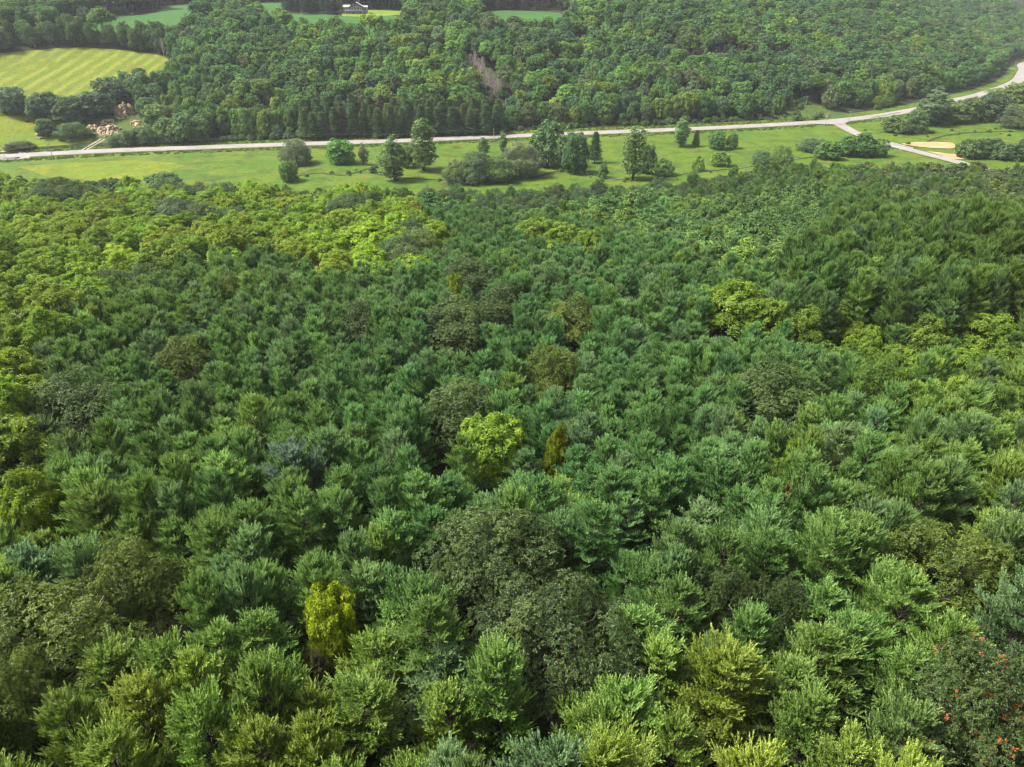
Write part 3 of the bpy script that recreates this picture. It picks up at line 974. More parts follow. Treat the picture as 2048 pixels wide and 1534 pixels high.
# trees that stand out from the pines: (kind, u, v, width in px, colour, label, height)
for a in [
    ('oak_tree', 985, 1135, 290, OAK, 'broad dark olive oak, rear crown of the big oak clump among front pines', 15.2),
    ('oak_tree', 1115, 1290, 320, OAK * .9, 'largest dark olive oak, front crown of the big oak clump among the pines', 14.6),
    ('oak_tree', 900, 1200, 150, OAK * 1.1, 'small dark oak at the near edge of the big oak clump', 12.5),
    ('hickory_tree', 665, 1262, 125, GOLD, 'bright yellow tree standing alone among the front pines', 13.6),
    ('hickory_tree', 985, 905, 145, LIME * 1.15, 'bright yellow-green tree in the middle of the pine stand', 14.0),
    ('oak_tree', 925, 835, 185, OAK * 1.15, 'olive oak right behind the bright yellow-green tree', 14.4),
    ('hickory_tree', 1118, 925, 58, GOLD * .55, 'slim yellow sapling between pines beside the bright yellow-green tree', 13.0),
    ('hickory_tree', 1585, 955, 70, LIME, 'small yellow-green sapling at the right of the pine stand', 12.6),
    ('hickory_tree', 912, 590, 42, GOLD * .7, 'tiny yellow sapling in front of the two oaks deep in the pines', 14.2),
    ('oak_tree', 940, 560, 125, OAK * 1.05, 'rear one of two olive oaks deep in the pines', 15.0),
    ('oak_tree', 915, 655, 165, OAK * 1.15, 'front one of two olive oaks deep in the pines', 14.8),
    ('oak_tree', 1000, 620, 110, OAK * .95, 'dark oak touching the two olive oaks deep in the pines', 14.6),
    ('oak_tree', 1150, 650, 125, OAKY, 'yellowish olive oak to the right of the two deep oaks', 14.6),
    ('oak_tree', 720, 655, 110, OAK * 1.05, 'dull olive oak to the left of the two deep oaks', 14.4),
    ('oak_tree', 1105, 755, 125, OAKY, 'rounded olive-yellow oak alone in the centre of the pine stand', 14.6),
    ('oak_tree', 1545, 800, 185, OAK * 1.15, 'wide olive oak among pines below the bright trees of the hollow', 14.6),
    ('oak_tree', 95, 1300, 330, OAKY * .95, 'wide yellow-olive oak filling the lower left of the wood', 13.6),
    ('oak_tree', 265, 1190, 215, OAKY * .85, 'olive oak with yellowish tips behind the wide lower-left oak', 13.4),
    ('oak_tree', 20, 1430, 190, OAKY, 'yellow-olive oak cut by the left frame edge near the bottom', 13.0),
    ('hickory_tree', 70, 1030, 150, HICK * .8, 'green hickory at the left edge above the wide oak', 14.0),
    ('oak_tree', 1890, 1165, 260, OAKY * .9, 'large rounded olive oak at the right of the front pines', 14.2),
    ('oak_tree', 1955, 1440, 290, OAK * .9, 'dark oak with orange-red leaf tips in the lower right corner', 15.2),
    ('oak_tree', 1440, 1225, 150, OAK * .95, 'left one of two small dark oaks between the big clump and the right oak', 13.0),
    ('oak_tree', 1555, 1240, 130, OAK * .85, 'right one of two small dark oaks between the big clump and the right oak', 12.6),
    ('hickory_tree', 1465, 615, 150, LIME * .9, 'round yellow-green tree at the top of the hollow', 14.6),
    ('hickory_tree', 1845, 685, 120, LIME * .72, 'tall rounded green tree in the hollow below the dark pines', 14.0),
    ('hickory_tree', 1915, 745, 100, LIME, 'bright lime tree in front of the tall rounded one in the hollow', 13.2),
    ('hickory_tree', 1960, 675, 130, LIME * .85, 'yellow-green spreading tree at the far right of the hollow', 12.5),
    ('hickory_tree', 1660, 650, 90, HICK * .55, 'dark green round tree at the foot of the tall pines', 12.0),
    ('hickory_tree', 1720, 690, 90, HICK * .8, 'small green tree in the bottom of the hollow', 11.0),
    ('hickory_tree', 1610, 665, 90, LIME * .8, 'yellow-green tree at the near rim of the hollow', 13.0),
    ('oak_tree', 1680, 745, 150, OAKY * np.array([.9, 1.1, 1]), 'olive-yellow tree on the near slope of the hollow', 14.0),
    ('hickory_tree', 1840, 765, 90, LIME * 1.1, 'bright yellow tree on the near slope of the hollow', 13.4),
    ('oak_tree', 1760, 770, 110, OAKY * np.array([.9, 1.1, 1]), 'yellowish oak between the two bright trees near the hollow', 13.6),
    ('oak_tree', 160, 820, 200, OAK * 1.25, 'grey-olive oak among pines beside the left hickories', 14.6),
    ('oak_tree', 370, 735, 130, OAKY * .9, 'brownish olive oak inside the left pines', 14.2),
    ('oak_tree', 465, 590, 80, OAKY, 'small yellowish oak among rear left pines', 14.6),
    ('oak_tree', 345, 445, 90, np.array([.075, .115, .045]), 'pale grey-green oak surrounded by bright hickories, front one of three', 16.0),
    ('oak_tree', 405, 438, 80, np.array([.075, .115, .045]), 'pale grey-green oak surrounded by bright hickories, right one of three', 16.4),
    ('oak_tree', 350, 425, 80, np.array([.07, .11, .042]), 'pale grey-green oak surrounded by bright hickories, rear one of three', 16.4),
    ('oak_tree', 90, 405, 95, OAK * 1.1, 'dull dark oak at the far left edge of the wood, front one', 16.5),
    ('oak_tree', 150, 395, 90, OAK * 1.15, 'dull dark oak at the far left edge of the wood, right one', 16.5),
    ('oak_tree', 105, 385, 85, OAK * 1.1, 'dull dark oak at the far left edge of the wood, rear one', 16.5),
    ('hickory_tree', 1075, 470, 90, LIME * .95, 'left one of three lime trees behind the deep pines', 15.5),
    ('hickory_tree', 1130, 478, 80, LIME * 1.05, 'middle one of three lime trees behind the deep pines', 15.2),
    ('hickory_tree', 1180, 492, 60, LIME * .95, 'right one of three lime trees behind the deep pines', 14.8),
    ('hickory_tree', 1535, 645, 95, LIME * .85, 'yellow-green tree between the hollow rim and the round tree', 13.6),
    ('hickory_tree', 1785, 735, 90, LIME * .9, 'small lime tree in the hollow between two brighter ones', 12.5),
    ('hickory_tree', 2000, 745, 95, LIME * .8, 'green-yellow tree at the right end of the hollow', 13.0),
    ('hickory_tree', 1735, 715, 70, LIME * .95, 'little bright tree in the bottom of the hollow', 12.0),
    ('hickory_tree', 745, 485, 150, HICK * 1.1, 'front bright hickory at the inner corner of the hickory belt', 15.8),
    ('hickory_tree', 870, 480, 90, HICK * .95, 'small bright hickory beside the inner corner of the belt', 14.8),
]:
    near_tree(a[0], a[1], a[2], a[3], a[4], a[5], hgt=a[6])

POLY = [   # photograph regions of the near wood (seen at canopy height): polygon, kinds with weights, spacing
    ([(-400, 330), (230, 345), (330, 350), (560, 385), (700, 380), (830, 400), (840, 545), (650, 545), (560, 500), (400, 515), (300, 545), (160, 585), (105, 650), (70, 740), (55, 850), (95, 940), (-60, 990), (-400, 990)], 'hick'),
    ([(820, 370), (1290, 360), (1340, 335), (1560, 290), (1680, 262), (1780, 290), (1680, 330), (1630, 420), (1615, 500), (1560, 545), (1450, 520), (1300, 470), (1150, 440), (1000, 425), (830, 420)], 'mix'),
    ([(1680, 330), (1780, 300), (1900, 325), (2500, 300), (2500, 420), (1960, 440), (1850, 400), (1720, 400)], 'edge'),
]


def region(u, v):
    for poly, k in POLY:
        if bool(in_poly(np.array([u]), np.array([v]), poly)[0]):
            return k
    return 'pine'


CELL, HASH, HASHED = 14.0, {}, [0]


def near_by(x, y):
    for t in TREES[HASHED[0]:]:
        HASH.setdefault((int(t['x'] // CELL), int(t['y'] // CELL)), []).append(t)
    HASHED[0] = len(TREES)
    i, j = int(x // CELL), int(y // CELL)
    for a in (i - 1, i, i + 1):
        for b in (j - 1, j, j + 1):
            yield from HASH.get((a, b), ())


def clear_of(x, y, r, f=.62):
    for t in near_by(x, y):
        if (t['x'] - x) ** 2 + (t['y'] - y) ** 2 < (f * (r + KINDS[t['kind']]['r'] * t['s'])) ** 2:
            return False
    return True


def wood_limit(x):
    """how far the near wood reaches towards the meadow"""
    return float(np.interp(x, [-260, -190, -120, -60, 0, 45, 80, 115, 160, 230, 330], [285, 282, 268, 262, 262, 268, 300, 318, 316, 308, 305]))


cand = []
for gy_ in np.arange(60, 345, 2.6):
    for gx_ in np.arange(-270, 270, 2.6):
        x, y = gx_ + RNG.uniform(-1.3, 1.3), gy_ + RNG.uniform(-1.3, 1.3)
        if abs(x) > .76 * y + 25 or y > wood_limit(x):
            continue
        cand.append((x, y))
RNG.shuffle(cand)
cz = ht(np.array([c[0] for c in cand]), np.array([c[1] for c in cand])) + 12.5
cu, cv = project(np.array([c[0] for c in cand]), np.array([c[1] for c in cand]), cz)
regs = []
for i in range(len(cand)):
    regs.append(region(cu[i], cv[i]))
for (x, y), u, v, rg in zip(cand, cu, cv, regs):
    if rg == 'pine':
        continue
    n1 = vnoise(x, y, 26, 31)
    if rg == 'hick':
        far = y > wood_limit(x) - 26
        if far and n1 < -.1:
            kd, c, s, hh = 'maple_tree', np.array([.05, .095, .02]), RNG.uniform(.8, 1.05), RNG.uniform(12, 15)
        elif n1 > .72:
            kd, c, s, hh = 'oak_tree', np.array([.075, .120, .035]), RNG.uniform(1.0, 1.25), RNG.uniform(14, 16)
        else:
            kd, c, s, hh = 'hickory_tree', HICK * (1.0 + .1 * n1) * np.interp(u, [0, 700], [.88, .98]), RNG.uniform(.85, 1.15), RNG.uniform(14.2, 16.6)
    elif rg == 'mix':
        if y > wood_limit(x) - 42:
            kd, c = ('oak_tree', np.array([.05, .088, .030])) if n1 > -.3 else ('maple_tree', MAPLE)
            s, hh = RNG.uniform(.85, 1.15), RNG.uniform(12, 15)
            if x > 60 and y > 250:
                hh *= .8
                s *= .85
        else:
            if RNG.random() < .4:
                continue
            kd, c, s, hh = 'maple_tree', MAPLE * np.array([.95, .88, .9]) if n1 > -.1 else MAPLE * np.array([1.3, 1.08, .8]), RNG.uniform(.7, .95), RNG.uniform(12.5, 15)
    else:
        kd, c, s, hh = ('oak_tree', np.array([.058, .092, .028])) if n1 > 0 else ('maple_tree', np.array([.055, .085, .024])), 0, 0, 0
        kd, c = kd
        s, hh = RNG.uniform(.85, 1.1), RNG.uniform(11, 14)
    if not clear_of(x, y, KINDS[kd]['r'] * s, .60):
        continue
    put(kd, x, y, s, tri(c, .17, .08), sz=hh * RNG.uniform(.94, 1.08) / KINDS[kd]['h'], near=True, rg=rg)

# pines: jittered plantation rows
ca, sa_ = math.cos(.35), math.sin(.35)
SPC = 3.25
pts = []
for i in range(-110, 111):
    for j in range(-110, 111):
        a, b = i * SPC + RNG.normal(0, .55), j * SPC + RNG.normal(0, .55)
        x, y = a * ca - b * sa_, a * sa_ + b * ca + 130
        if y < 4 or y > wood_limit(x) - 4 or abs(x) > .74 * y + 34:
            continue
        pts.append((x, y))
pa = np.array(pts)
pu, pv = project(pa[:, 0], pa[:, 1], ht(pa[:, 0], pa[:, 1]) + 12.5)
MARKS = [t for t in TREES if t.get('mark')]
DARKR = [(1560, 540), (1700, 400), (1960, 440), (2200, 420), (2200, 700), (1960, 640), (1780, 660), (1640, 640)]
for (x, y), u, v in zip(pts, pu, pv):
    rg = region(u, v)
    if rg == 'hick' or (rg != 'pine' and RNG.random() < .25):
        continue
    inD = bool(in_poly(np.array([u]), np.array([v]), DARKR)[0])
    s = RNG.uniform(.80, 1.14) * float(np.interp(y, [28, 80], [.92, .78])) * (1.12 if inD else 1.0)
    hh = RNG.uniform(12.0, 15.4) * (1.25 if inD else 1.0)
    if rg != 'pine':
        hh *= .95
    if RNG.random() < float(np.interp(y, [20, 60], [.2, .06])):
        continue
    r = KINDS['pine_tree']['r'] * s
    ok = True
    for t in near_by(x, y):
        if t['kind'] == 'pine_tree':
            continue
        if (t['x'] - x) ** 2 + (t['y'] - y) ** 2 < (KINDS[t['kind']]['r'] * t['s'] * .74 + r * .15) ** 2:
            ok = False
            break
    for t in MARKS:
        if abs(u - t['u']) < .62 * t['pr'] and -10 < v - t['v'] < (1.5 if t['v'] > 1380 else .75) * t['pr']:
            ok = False
            break
    if not ok:
        continue
    # colour vignetting painted into the tints: blue-green in the middle, yellower towards the rim
    du, dv = (u - 1060) / 1000, (v - 780) / 720
    rim = np.clip((du * du + dv * dv) ** .5 * 1.0 - .28 + .22 * vnoise(x, y, 22, 41), 0, 1)
    q = RNG.random()
    c = PINE * (1 - rim) + PINE_YEL * .92 * rim
    if q < .2:
        c = c * .5 + PINE_BLUE * .5
    elif q < .27:
        c = PINE_BLUE
    elif q > .93:
        c = c * .5 + PINE_YEL * .62
    if v > 1330 and RNG.random() < .22:
        c = np.array([.150, .215, .026])
    if inD:
        c = c * np.array([.78, .8, .72])
    put('pine_tree', x, y, s, tri(c, .115, .045), sz=hh / 14.0, near=True, rg='pine')

# odd ones among the pines
near_tree('pine_tree', 1563, 1035, 26, (.11, .035, .02), 'small rust-red dead pine poking up among green pines', hgt=12.6)
near_tree('pine_tree', 1886, 850, 24, (.11, .05, .025), 'reddish-brown dying pine near the right edge of the wood', hgt=13.4)
near_tree('pine_tree', 598, 965, 150, (.085, .135, .085), 'widest blue-grey pine, right of the left-edge hickory row', hgt=15.0)
near_tree('pine_tree', 640, 1365, 60, (.095, .095, .035), 'brown-tinged small pine in front of the lone bright yellow tree', hgt=11.0)

# ------------------------------------------------------------------ the far valley side
HAYP = [(-140, 112), (-20, 106), (100, 96), (180, 94), (260, 101), (336, 113), (344, 140), (338, 176), (270, 182), (200, 194), (120, 200), (60, 210), (-20, 210), (-140, 220)]
EXW = [px_poly(p, 0, 2) for p in (
    HAYP,
    [(-130, 226), (0, 223), (60, 228), (120, 240), (165, 258), (205, 284), (160, 292), (60, 300), (-10, 308), (-130, 312)],
    [(118, 70), (150, 44), (220, 33), (312, 23), (330, 11), (420, 4), (430, 14), (404, 42), (374, 80), (338, 90), (258, 86), (200, 70), (145, 64)],
    [(484, 6), (560, 3), (576, 5), (574, 20), (690, 19), (745, 17), (800, 20), (815, 30), (812, 72), (700, 84), (600, 82), (556, 66), (516, 44), (488, 22)],
    [(950, 26), (1000, 19), (1125, 23), (1138, 60), (1060, 78), (972, 70)],
    [(170, 284), (292, 280), (296, 236), (280, 204), (225, 204), (205, 232), (168, 244)],
    [(1560, 235), (1590, 200), (1640, 215), (1690, 228), (1660, 240), (1600, 246)],
)]
EXPX = [[(922, 100), (985, 100), (1010, 165), (1022, 205), (985, 205), (940, 160)],      # where the dead trees stand clear
        [(228, 200), (280, 200), (284, 240), (290, 272), (170, 276), (168, 250), (215, 232)], [(118, 218), (142, 218), (142, 254), (118, 254)],
        [(-120, 118), (218, 118), (218, 215), (-120, 226)], [(1126, 124), (1146, 124), (1146, 140), (1126, 140)]]
ROCKS = [[(228, 203), (275, 203), (275, 244), (228, 240)], [(118, 222), (142, 222), (142, 256), (118, 256)], [(172, 244), (290, 234), (290, 276), (172, 276)]]
FAR = dict(lime=np.array([.112, .185, .022]), green=np.array([.074, .160, .028]), dark=np.array([.052, .112, .036]), olive=np.array([.082, .128, .040]))


def excluded(x, y, u, v):
    for P in EXW:
        if P[:, 0].min() < x < P[:, 0].max() and bool(in_poly(np.array([x]), np.array([y]), [tuple(q) for q in P])[0]):
            return True
    return any(bool(in_poly(np.array([u]), np.array([v]), p)[0]) for p in EXPX)


def based(kind_, u, vtop, vbase, wpx, tint, label=None, **kw):
    """a free-standing tree: foot and top as seen in the photograph"""
    K = KINDS[kind_]
    x, y = at(u, vbase)
    z = float(ht(x, y))
    lo, hi = .3, 40.0
    for _ in range(30):
        mid = (lo + hi) / 2
        if project(x, y, z + mid)[1] > vtop:
            lo = mid
        else:
            hi = mid
    s = wpx * px_size(x, y, z + lo / 2) / (2 * K['r'])
    return put(kind_, x, y, s, tint, sz=lo / K['h'], label=label, valley=True, **kw)


GREY = np.array([.085, .115, .055])
CW = np.array([.075, .125, .035])
VALLEY = [
    ('willow_tree', 595, 279, 329, 64, GREY, 'rounded grey-green willow in the meadow by the road, largest of the left group'),
    ('round_tree', 578, 318, 363, 37, (.07, .14, .02), 'small round green tree directly in front of the grey-green meadow willow'),
    ('round_tree', 681, 277, 327, 58, (.06, .15, .02), 'bright green spreading tree alone in the meadow on a short trunk'),
    ('cottonwood_tree', 728, 287, 330, 19, (.08, .10, .04), 'thin ragged sapling between the spreading tree and the two cottonwoods'),
    ('shrub', 745, 331, 346, 14, (.06, .09, .03), 'small dark bush on the creek bank below the thin ragged sapling'),
    ('cottonwood_tree', 790, 274, 361, 56, CW, 'shorter one of the two leaning cottonwoods in mid-meadow'),
    ('cottonwood_tree', 848, 236, 341, 60, CW * 1.1, 'tallest cottonwood of the meadow, its crown crossing the road'),
    ('round_tree', 818, 288, 335, 30, (.06, .12, .02), 'small dark tree squeezed between the two mid-meadow cottonwoods'),
    ('cottonwood_tree', 967, 274, 314, 24, (.055, .10, .03), 'slim upright tree just above the willow thicket'),
    ('willow_tree', 912, 318, 366, 56, (.08, .115, .04), 'low willow at the very left end of the creek thicket'),
    ('willow_tree', 950, 303, 366, 66, (.07, .105, .04), 'second willow from the left in the creek thicket'),
    ('willow_tree', 990, 312, 362, 80, (.065, .115, .035), 'green middle willow of the creek thicket'),
    ('willow_tree', 1040, 285, 352, 86, GREY, 'tall feathery grey-green willow at the right end of the creek thicket'),
    ('cottonwood_tree', 1006, 262, 305, 22, (.06, .11, .03), 'slim tree rising behind the creek thicket beside a pole'),
    ('round_tree', 1098, 238, 332, 78, (.055, .105, .03), 'tall dark tree in front of the road, right of the creek thicket'),
    ('cottonwood_tree', 1075, 268, 330, 40, (.05, .10, .03), 'narrow tree on the left flank of the tall dark roadside tree'),
    ('round_tree', 1150, 260, 346, 48, (.045, .10, .03), 'dark oval tree between the tall dark tree and the meadow spruce'),
    ('spruce_tree', 1189, 266, 326, 30, (.035, .085, .03), 'dark conical spruce standing in the meadow by the creek'),
    ('shrub', 1206, 324, 356, 20, (.05, .1, .03), 'small pointed bush below the meadow spruce'),
    ('cottonwood_tree', 1265, 252, 359, 56, CW, 'lone tall cottonwood at the right of the meadow'),
    ('round_tree', 1296, 288, 347, 32, (.06, .11, .03), 'small tree leaning against the lone tall cottonwood'),
    ('cottonwood_tree', 1361, 235, 293, 36, (.06, .12, .035), 'slim cottonwood right before the road, left of a small tree row'),
    ('spruce_tree', 1391, 261, 293, 17, (.04, .09, .03), 'small dark spruce in the row before the road'),
    ('round_tree', 1432, 258, 298, 38, (.05, .12, .025), 'rounded dark green tree in the row before the road'),
    ('round_tree', 1463, 263, 297, 24, (.06, .12, .025), 'rightmost small tree of the row before the road'),
    ('shrub', 1325, 318, 350, 44, (.06, .12, .025), 'low bush at the wood edge beside the lone tall cottonwood'),
    ('shrub', 1395, 311, 341, 24, (.09, .15, .02), 'small bright bush in the right meadow'),
    ('shrub', 1441, 301, 332, 36, (.08, .14, .02), 'round bright bush in the right meadow'),
    ('willow_tree', 1520, 300, 330, 40, (.07, .115, .04), 'grey-green thicket bush left of the side road'),
    ('willow_tree', 1560, 290, 328, 46, (.085, .14, .03), 'brighter thicket bush left of the side road'),
    ('willow_tree', 1625, 276, 303, 60, (.065, .105, .045), 'greyish bush in the thicket before the side road'),
    ('round_tree', 1690, 270, 310, 46, (.05, .115, .022), 'left tree of the dark clump hiding the side road bend'),
    ('round_tree', 1722, 264, 312, 52, (.045, .105, .022), 'tallest tree of the dark clump hiding the side road bend'),
    ('round_tree', 1752, 274, 312, 42, (.055, .12, .022), 'right tree of the dark clump hiding the side road bend'),
    ('round_tree', 1655, 280, 318, 46, (.055, .12, .025), 'green clump left of the bend of the side road'),
    ('round_tree', 1795, 228, 266, 52, (.065, .11, .03), 'left half of the broad green bush right of the road junction'),
    ('round_tree', 1828, 217, 264, 52, (.06, .105, .03), 'taller right half of the broad bush right of the road junction'),
    ('cottonwood_tree', 1860, 178, 250, 60, (.065, .10, .045), 'thin tree with a pale trunk right of the junction bush'),
    ('round_tree', 1905, 203, 247, 50, (.07, .11, .03), 'bushy tree between the pale-trunked tree and the dark tree'),
    ('round_tree', 1842, 203, 248, 40, (.055, .095, .03), 'green tree at the left of the pale-trunked tree'),
    ('round_tree', 1930, 192, 244, 46, (.06, .10, .03), 'green tree left of the dark bulky tree at the road curve'),
    ('round_tree', 2004, 186, 232, 40, (.06, .10, .03), 'green tree right of the dark bulky tree at the road curve'),
    ('round_tree', 1890, 196, 240, 44, (.065, .105, .03), 'rounded green tree behind the bushy tree before the road curve'),
    ('round_tree', 1975, 180, 241, 60, (.045, .075, .03), 'dark bulky tree at the road curve on the right'),
    ('round_tree', 1880, 222, 250, 36, (.05, .08, .03), 'small dark tree at the foot of the pale-trunked tree'),
    ('willow_tree', 2035, 212, 257, 70, (.06, .085, .035), 'dark bush cut by the right frame edge above the meadow'),
    ('round_tree', 2012, 284, 320, 46, (.05, .085, .03), 'low dark bush near the right frame edge by the bare soil'),
    ('round_tree', 2044, 277, 320, 48, (.05, .085, .03), 'dark bush cut by the right frame edge by the bare soil'),
    ('round_tree', 1938, 276, 316, 50, (.06, .10, .03), 'round bush right behind the white-topped pole'),
    ('round_tree', 1970, 272, 314, 50, (.055, .095, .03), 'taller round bush right of the white-topped pole'),
    ('round_tree', 2030, 165, 205, 56, (.08, .125, .025), 'yellow-green bushes below the distant road curve'),
    ('willow_tree', 1985, 175, 210, 50, (.085, .13, .025), 'yellow-green bush left of the distant road curve bushes'),
    ('round_tree', 32, 168, 226, 60, (.06, .10, .05), 'big round tree at the left edge below the hayfield'),
    ('round_tree', 95, 181, 238, 62, (.05, .09, .035), 'dark round tree second from the left below the hayfield'),
    ('round_tree', 148, 190, 244, 60, (.05, .085, .035), 'dark tree above the small cliff below the hayfield'),
    ('round_tree', 196, 180, 232, 62, (.055, .09, .04), 'dark tree left of the quarry face'),
    ('round_tree', 226, 152, 206, 60, (.05, .09, .035), 'tall dark tree on top of the quarry edge'),
    ('round_tree', 284, 143, 204, 62, (.05, .095, .03), 'tallest tree along the lower edge of the hayfield'),
    ('round_tree', 312, 165, 215, 50, (.05, .1, .03), 'dark tree at the lower right corner of the hayfield'),
    ('round_tree', 300, 190, 240, 44, (.045, .09, .03), 'dark tree right of the quarry face'),
    ('round_tree', 322, 205, 262, 64, (.075, .125, .03), 'light green tree right of the quarry floor'),
    ('round_tree', 338, 232, 284, 54, (.06, .115, .028), 'left tree of the green mass right of the quarry'),
    ('round_tree', 372, 222, 282, 58, (.06, .115, .028), 'middle tree of the green mass right of the quarry'),
    ('round_tree', 402, 228, 280, 50, (.065, .12, .028), 'right tree of the green mass right of the quarry'),
    ('round_tree', 95, 236, 268, 44, (.055, .1, .03), 'bush clump left of the small cliff'),
    ('willow_tree', 150, 245, 276, 60, (.055, .1, .03), 'low bush left of the quarry floor'),
    ('round_tree', 232, 270, 292, 26, (.055, .105, .03), 'small bush at the end of the track'),
    ('round_tree', 262, 258, 290, 36, (.055, .105, .03), 'bush in front of the quarry floor right of the track'),
    ('round_tree', 292, 252, 288, 42, (.055, .1, .03), 'larger bush below the right quarry ledge'),
    ('willow_tree', 40, 282, 298, 60, (.065, .075, .035), 'brownish low bush on the slope above the road'),
    ('round_tree', 335, 344, 384, 70, (.055, .1, .03), 'dark bush at the wood edge below the meadow strip'),
]
for k in VALLEY:
    based(k[0], k[1], k[2], k[3], k[4], tri(np.array(k[5]) * (1.5 if k[0] == 'willow_tree' else 1.3), .05, .03), k[6], bark='pale_bark' if 'pale trunk' in k[6] else None)

# roadside spruces
for row, (vb, off) in enumerate(((273, 0), (262, 7), (250, 3))):
    for u in np.arange(612 + off, 1000, 19 if row == 0 else 22):
        vbb = vb - (u - 800) * .022 + RNG.normal(0, 1.2)
        h = RNG.uniform(52, 64)
        c = np.array([.068, .120, .038]) if RNG.random() > .12 else np.array([.095, .105, .045])
        based('spruce_tree', u + RNG.normal(0, 3), vbb - h, vbb, RNG.uniform(26, 36), tri(c, .12, .06), grp='spruces behind the road')
for _ in range(30):
    u, v = RNG.uniform(1350, 1560), RNG.uniform(118, 142)
    based('spruce_tree', u, v - RNG.uniform(30, 38), v, RNG.uniform(17, 24), tri(np.array([.065, .07, .04]), .1, .05), grp='brown pines on the far slope')
for _ in range(34):
    u, v = RNG.uniform(568, 690), RNG.uniform(16, 29)
    based('spruce_tree', u, v - RNG.uniform(34, 44), v, RNG.uniform(14, 19), tri(np.array([.055, .08, .045]), .1, .05), grp='tall pines beside the house')
for _ in range(60):
    u, v = RNG.uniform(810, 1130), RNG.uniform(12, 21)
    based('spruce_tree', u, v - RNG.uniform(30, 40), v, RNG.uniform(14, 19), tri(np.array([.06, .075, .048]), .1, .05), grp='pines behind the upper field')

# hillside wood
cand = []
for gx_ in np.arange(-560, 640, 4.6):
    yr = float(np.interp(gx_, _rx, _ry))
    rc = float(np.interp(gx_, _rx, _rc))
    for ss in np.arange(9, 470, 4.6):
        x, y = gx_ + RNG.uniform(-2.3, 2.3), yr + (ss + RNG.uniform(-2.3, 2.3)) / rc
        if abs(x) < .80 * y * CP + 40 and y < 1300:
            cand.append((x, y))
RNG.shuffle(cand)
ca_ = np.array(cand)
zz_ = ht(ca_[:, 0], ca_[:, 1])
su, sv_ = project(ca_[:, 0], ca_[:, 1], zz_ + 11)
ss_ = road_s(ca_[:, 0], ca_[:, 1])
n1 = vnoise(ca_[:, 0], ca_[:, 1], 55, 51)
n2 = vnoise(ca_[:, 0], ca_[:, 1], 24, 52)
for i, (x, y) in enumerate(cand):
    u, v, s_ = su[i], sv_[i], ss_[i]
    if not (-130 < u < W0 + 130) or v < -90:
        continue
    if excluded(x, y, u, v):
        continue
    edge = s_ < 20
    sc = (.82 + .6 * RNG.random() ** 1.6) * (.5 if edge else 1)
    if s_ < 15 + 5 * n2[i] + (3 if u > 500 else 0):
        continue
    if not clear_of(x, y, KINDS['maple_tree']['r'] * sc, .6):
        continue
    hh = (RNG.uniform(9, 12.5) + 5.0 * sc) * (.55 if edge else 1.0)
    right = np.clip((u - 1150) / 700, 0, 1) + np.clip((90 - v) / 120, 0, 1)
    r = RNG.random() + .35 * n1[i] - .25 * right
    c = FAR['lime'] if r > .78 else FAR['green'] if r > .28 else FAR['dark'] if n2[i] < .25 else FAR['olive']
    if u < 360:
        c = c * .5 + FAR['dark'] * .5
    if s_ < 36 or u < 420 and v > 40:
        put('round_tree', x, y, sc, tri(c, .13, .07), sz=hh / (10.5 if edge else 11.5), hill=True)
    else:
        put('maple_tree', x, y, sc, tri(c, .16, .07), sz=hh / 16.0, hill=True)

# scrub on the open ground round the quarry, the cleared strip and the slope below the hayfield
for poly, n in (([(170, 284), (292, 280), (300, 236), (282, 196), (225, 196), (205, 228), (168, 240)], 60), ([(110, 225), (200, 205), (215, 240), (170, 262), (120, 252)], 26), ([(-20, 212), (120, 200), (110, 240), (60, 246), (-20, 240)], 22),
                ([(1560, 235), (1590, 198), (1640, 212), (1690, 228), (1660, 238), (1600, 244)], 14), ([(930, 130), (985, 120), (1015, 190), (1030, 225), (985, 225), (945, 180)], 22)):
    us, vs = [q[0] for q in poly], [q[1] for q in poly]
    k = 0
    while k < n:
        u, v = RNG.uniform(min(us), max(us)), RNG.uniform(min(vs), max(vs))
        if not in_poly(np.array([u]), np.array([v]), poly)[0]:
            continue
        k += 1
        if any(bool(in_poly(np.array([u]), np.array([v]), r)[0]) for r in ROCKS):
            continue
        x, y = at(u, v)
        put('shrub', x, y, RNG.uniform(.5, 1.25), tri(np.array([.06, .12, .025]) if RNG.random() < .7 else np.array([.09, .14, .02]), .15, .1), bush='scrub')
# bushes along the wood's foot, the verge and the creek
for _ in range(150):
    u = RNG.uniform(360, 1760)
    vb = float(np.interp(u, [0, 600, 1000, 1400, 1640, 1780], [300, 277, 262, 246, 233, 220])) - abs(RNG.normal(0, 3.5))
    x, y = at(u, vb)
    if excluded(x, y, u, vb) or road_s(x, y) < 12.5:
        continue
    put('shrub', x, y, RNG.uniform(.5, 1.15), tri(np.array([.06, .115, .026]), .15, .1), bush='foot')
for u, v in [(CREEK_PX[i % len(CREEK_PX)][0] + RNG.normal(0, 16), CREEK_PX[i % len(CREEK_PX)][1] + RNG.normal(0, 3)) for i in range(44)]:
    x, y = at(u, v)
    if u < 520 or road_s(x, y) > -12:
        continue
    put('shrub', x, y, RNG.uniform(.22, .6), tri(np.array([.08, .14, .025]), .15, .1), bush='creek')
for u, v in [(1830 + RNG.normal(0, 60), 262 + RNG.normal(0, 9)) for i in range(16)] + [(1985 + RNG.normal(0, 40), 262 + RNG.normal(0, 6)) for i in range(12)]:
    x, y = at(u, v)
    put('shrub', x, y, RNG.uniform(.2, .5), tri(np.array([.055, .105, .028]), .15, .1), bush='right meadow')

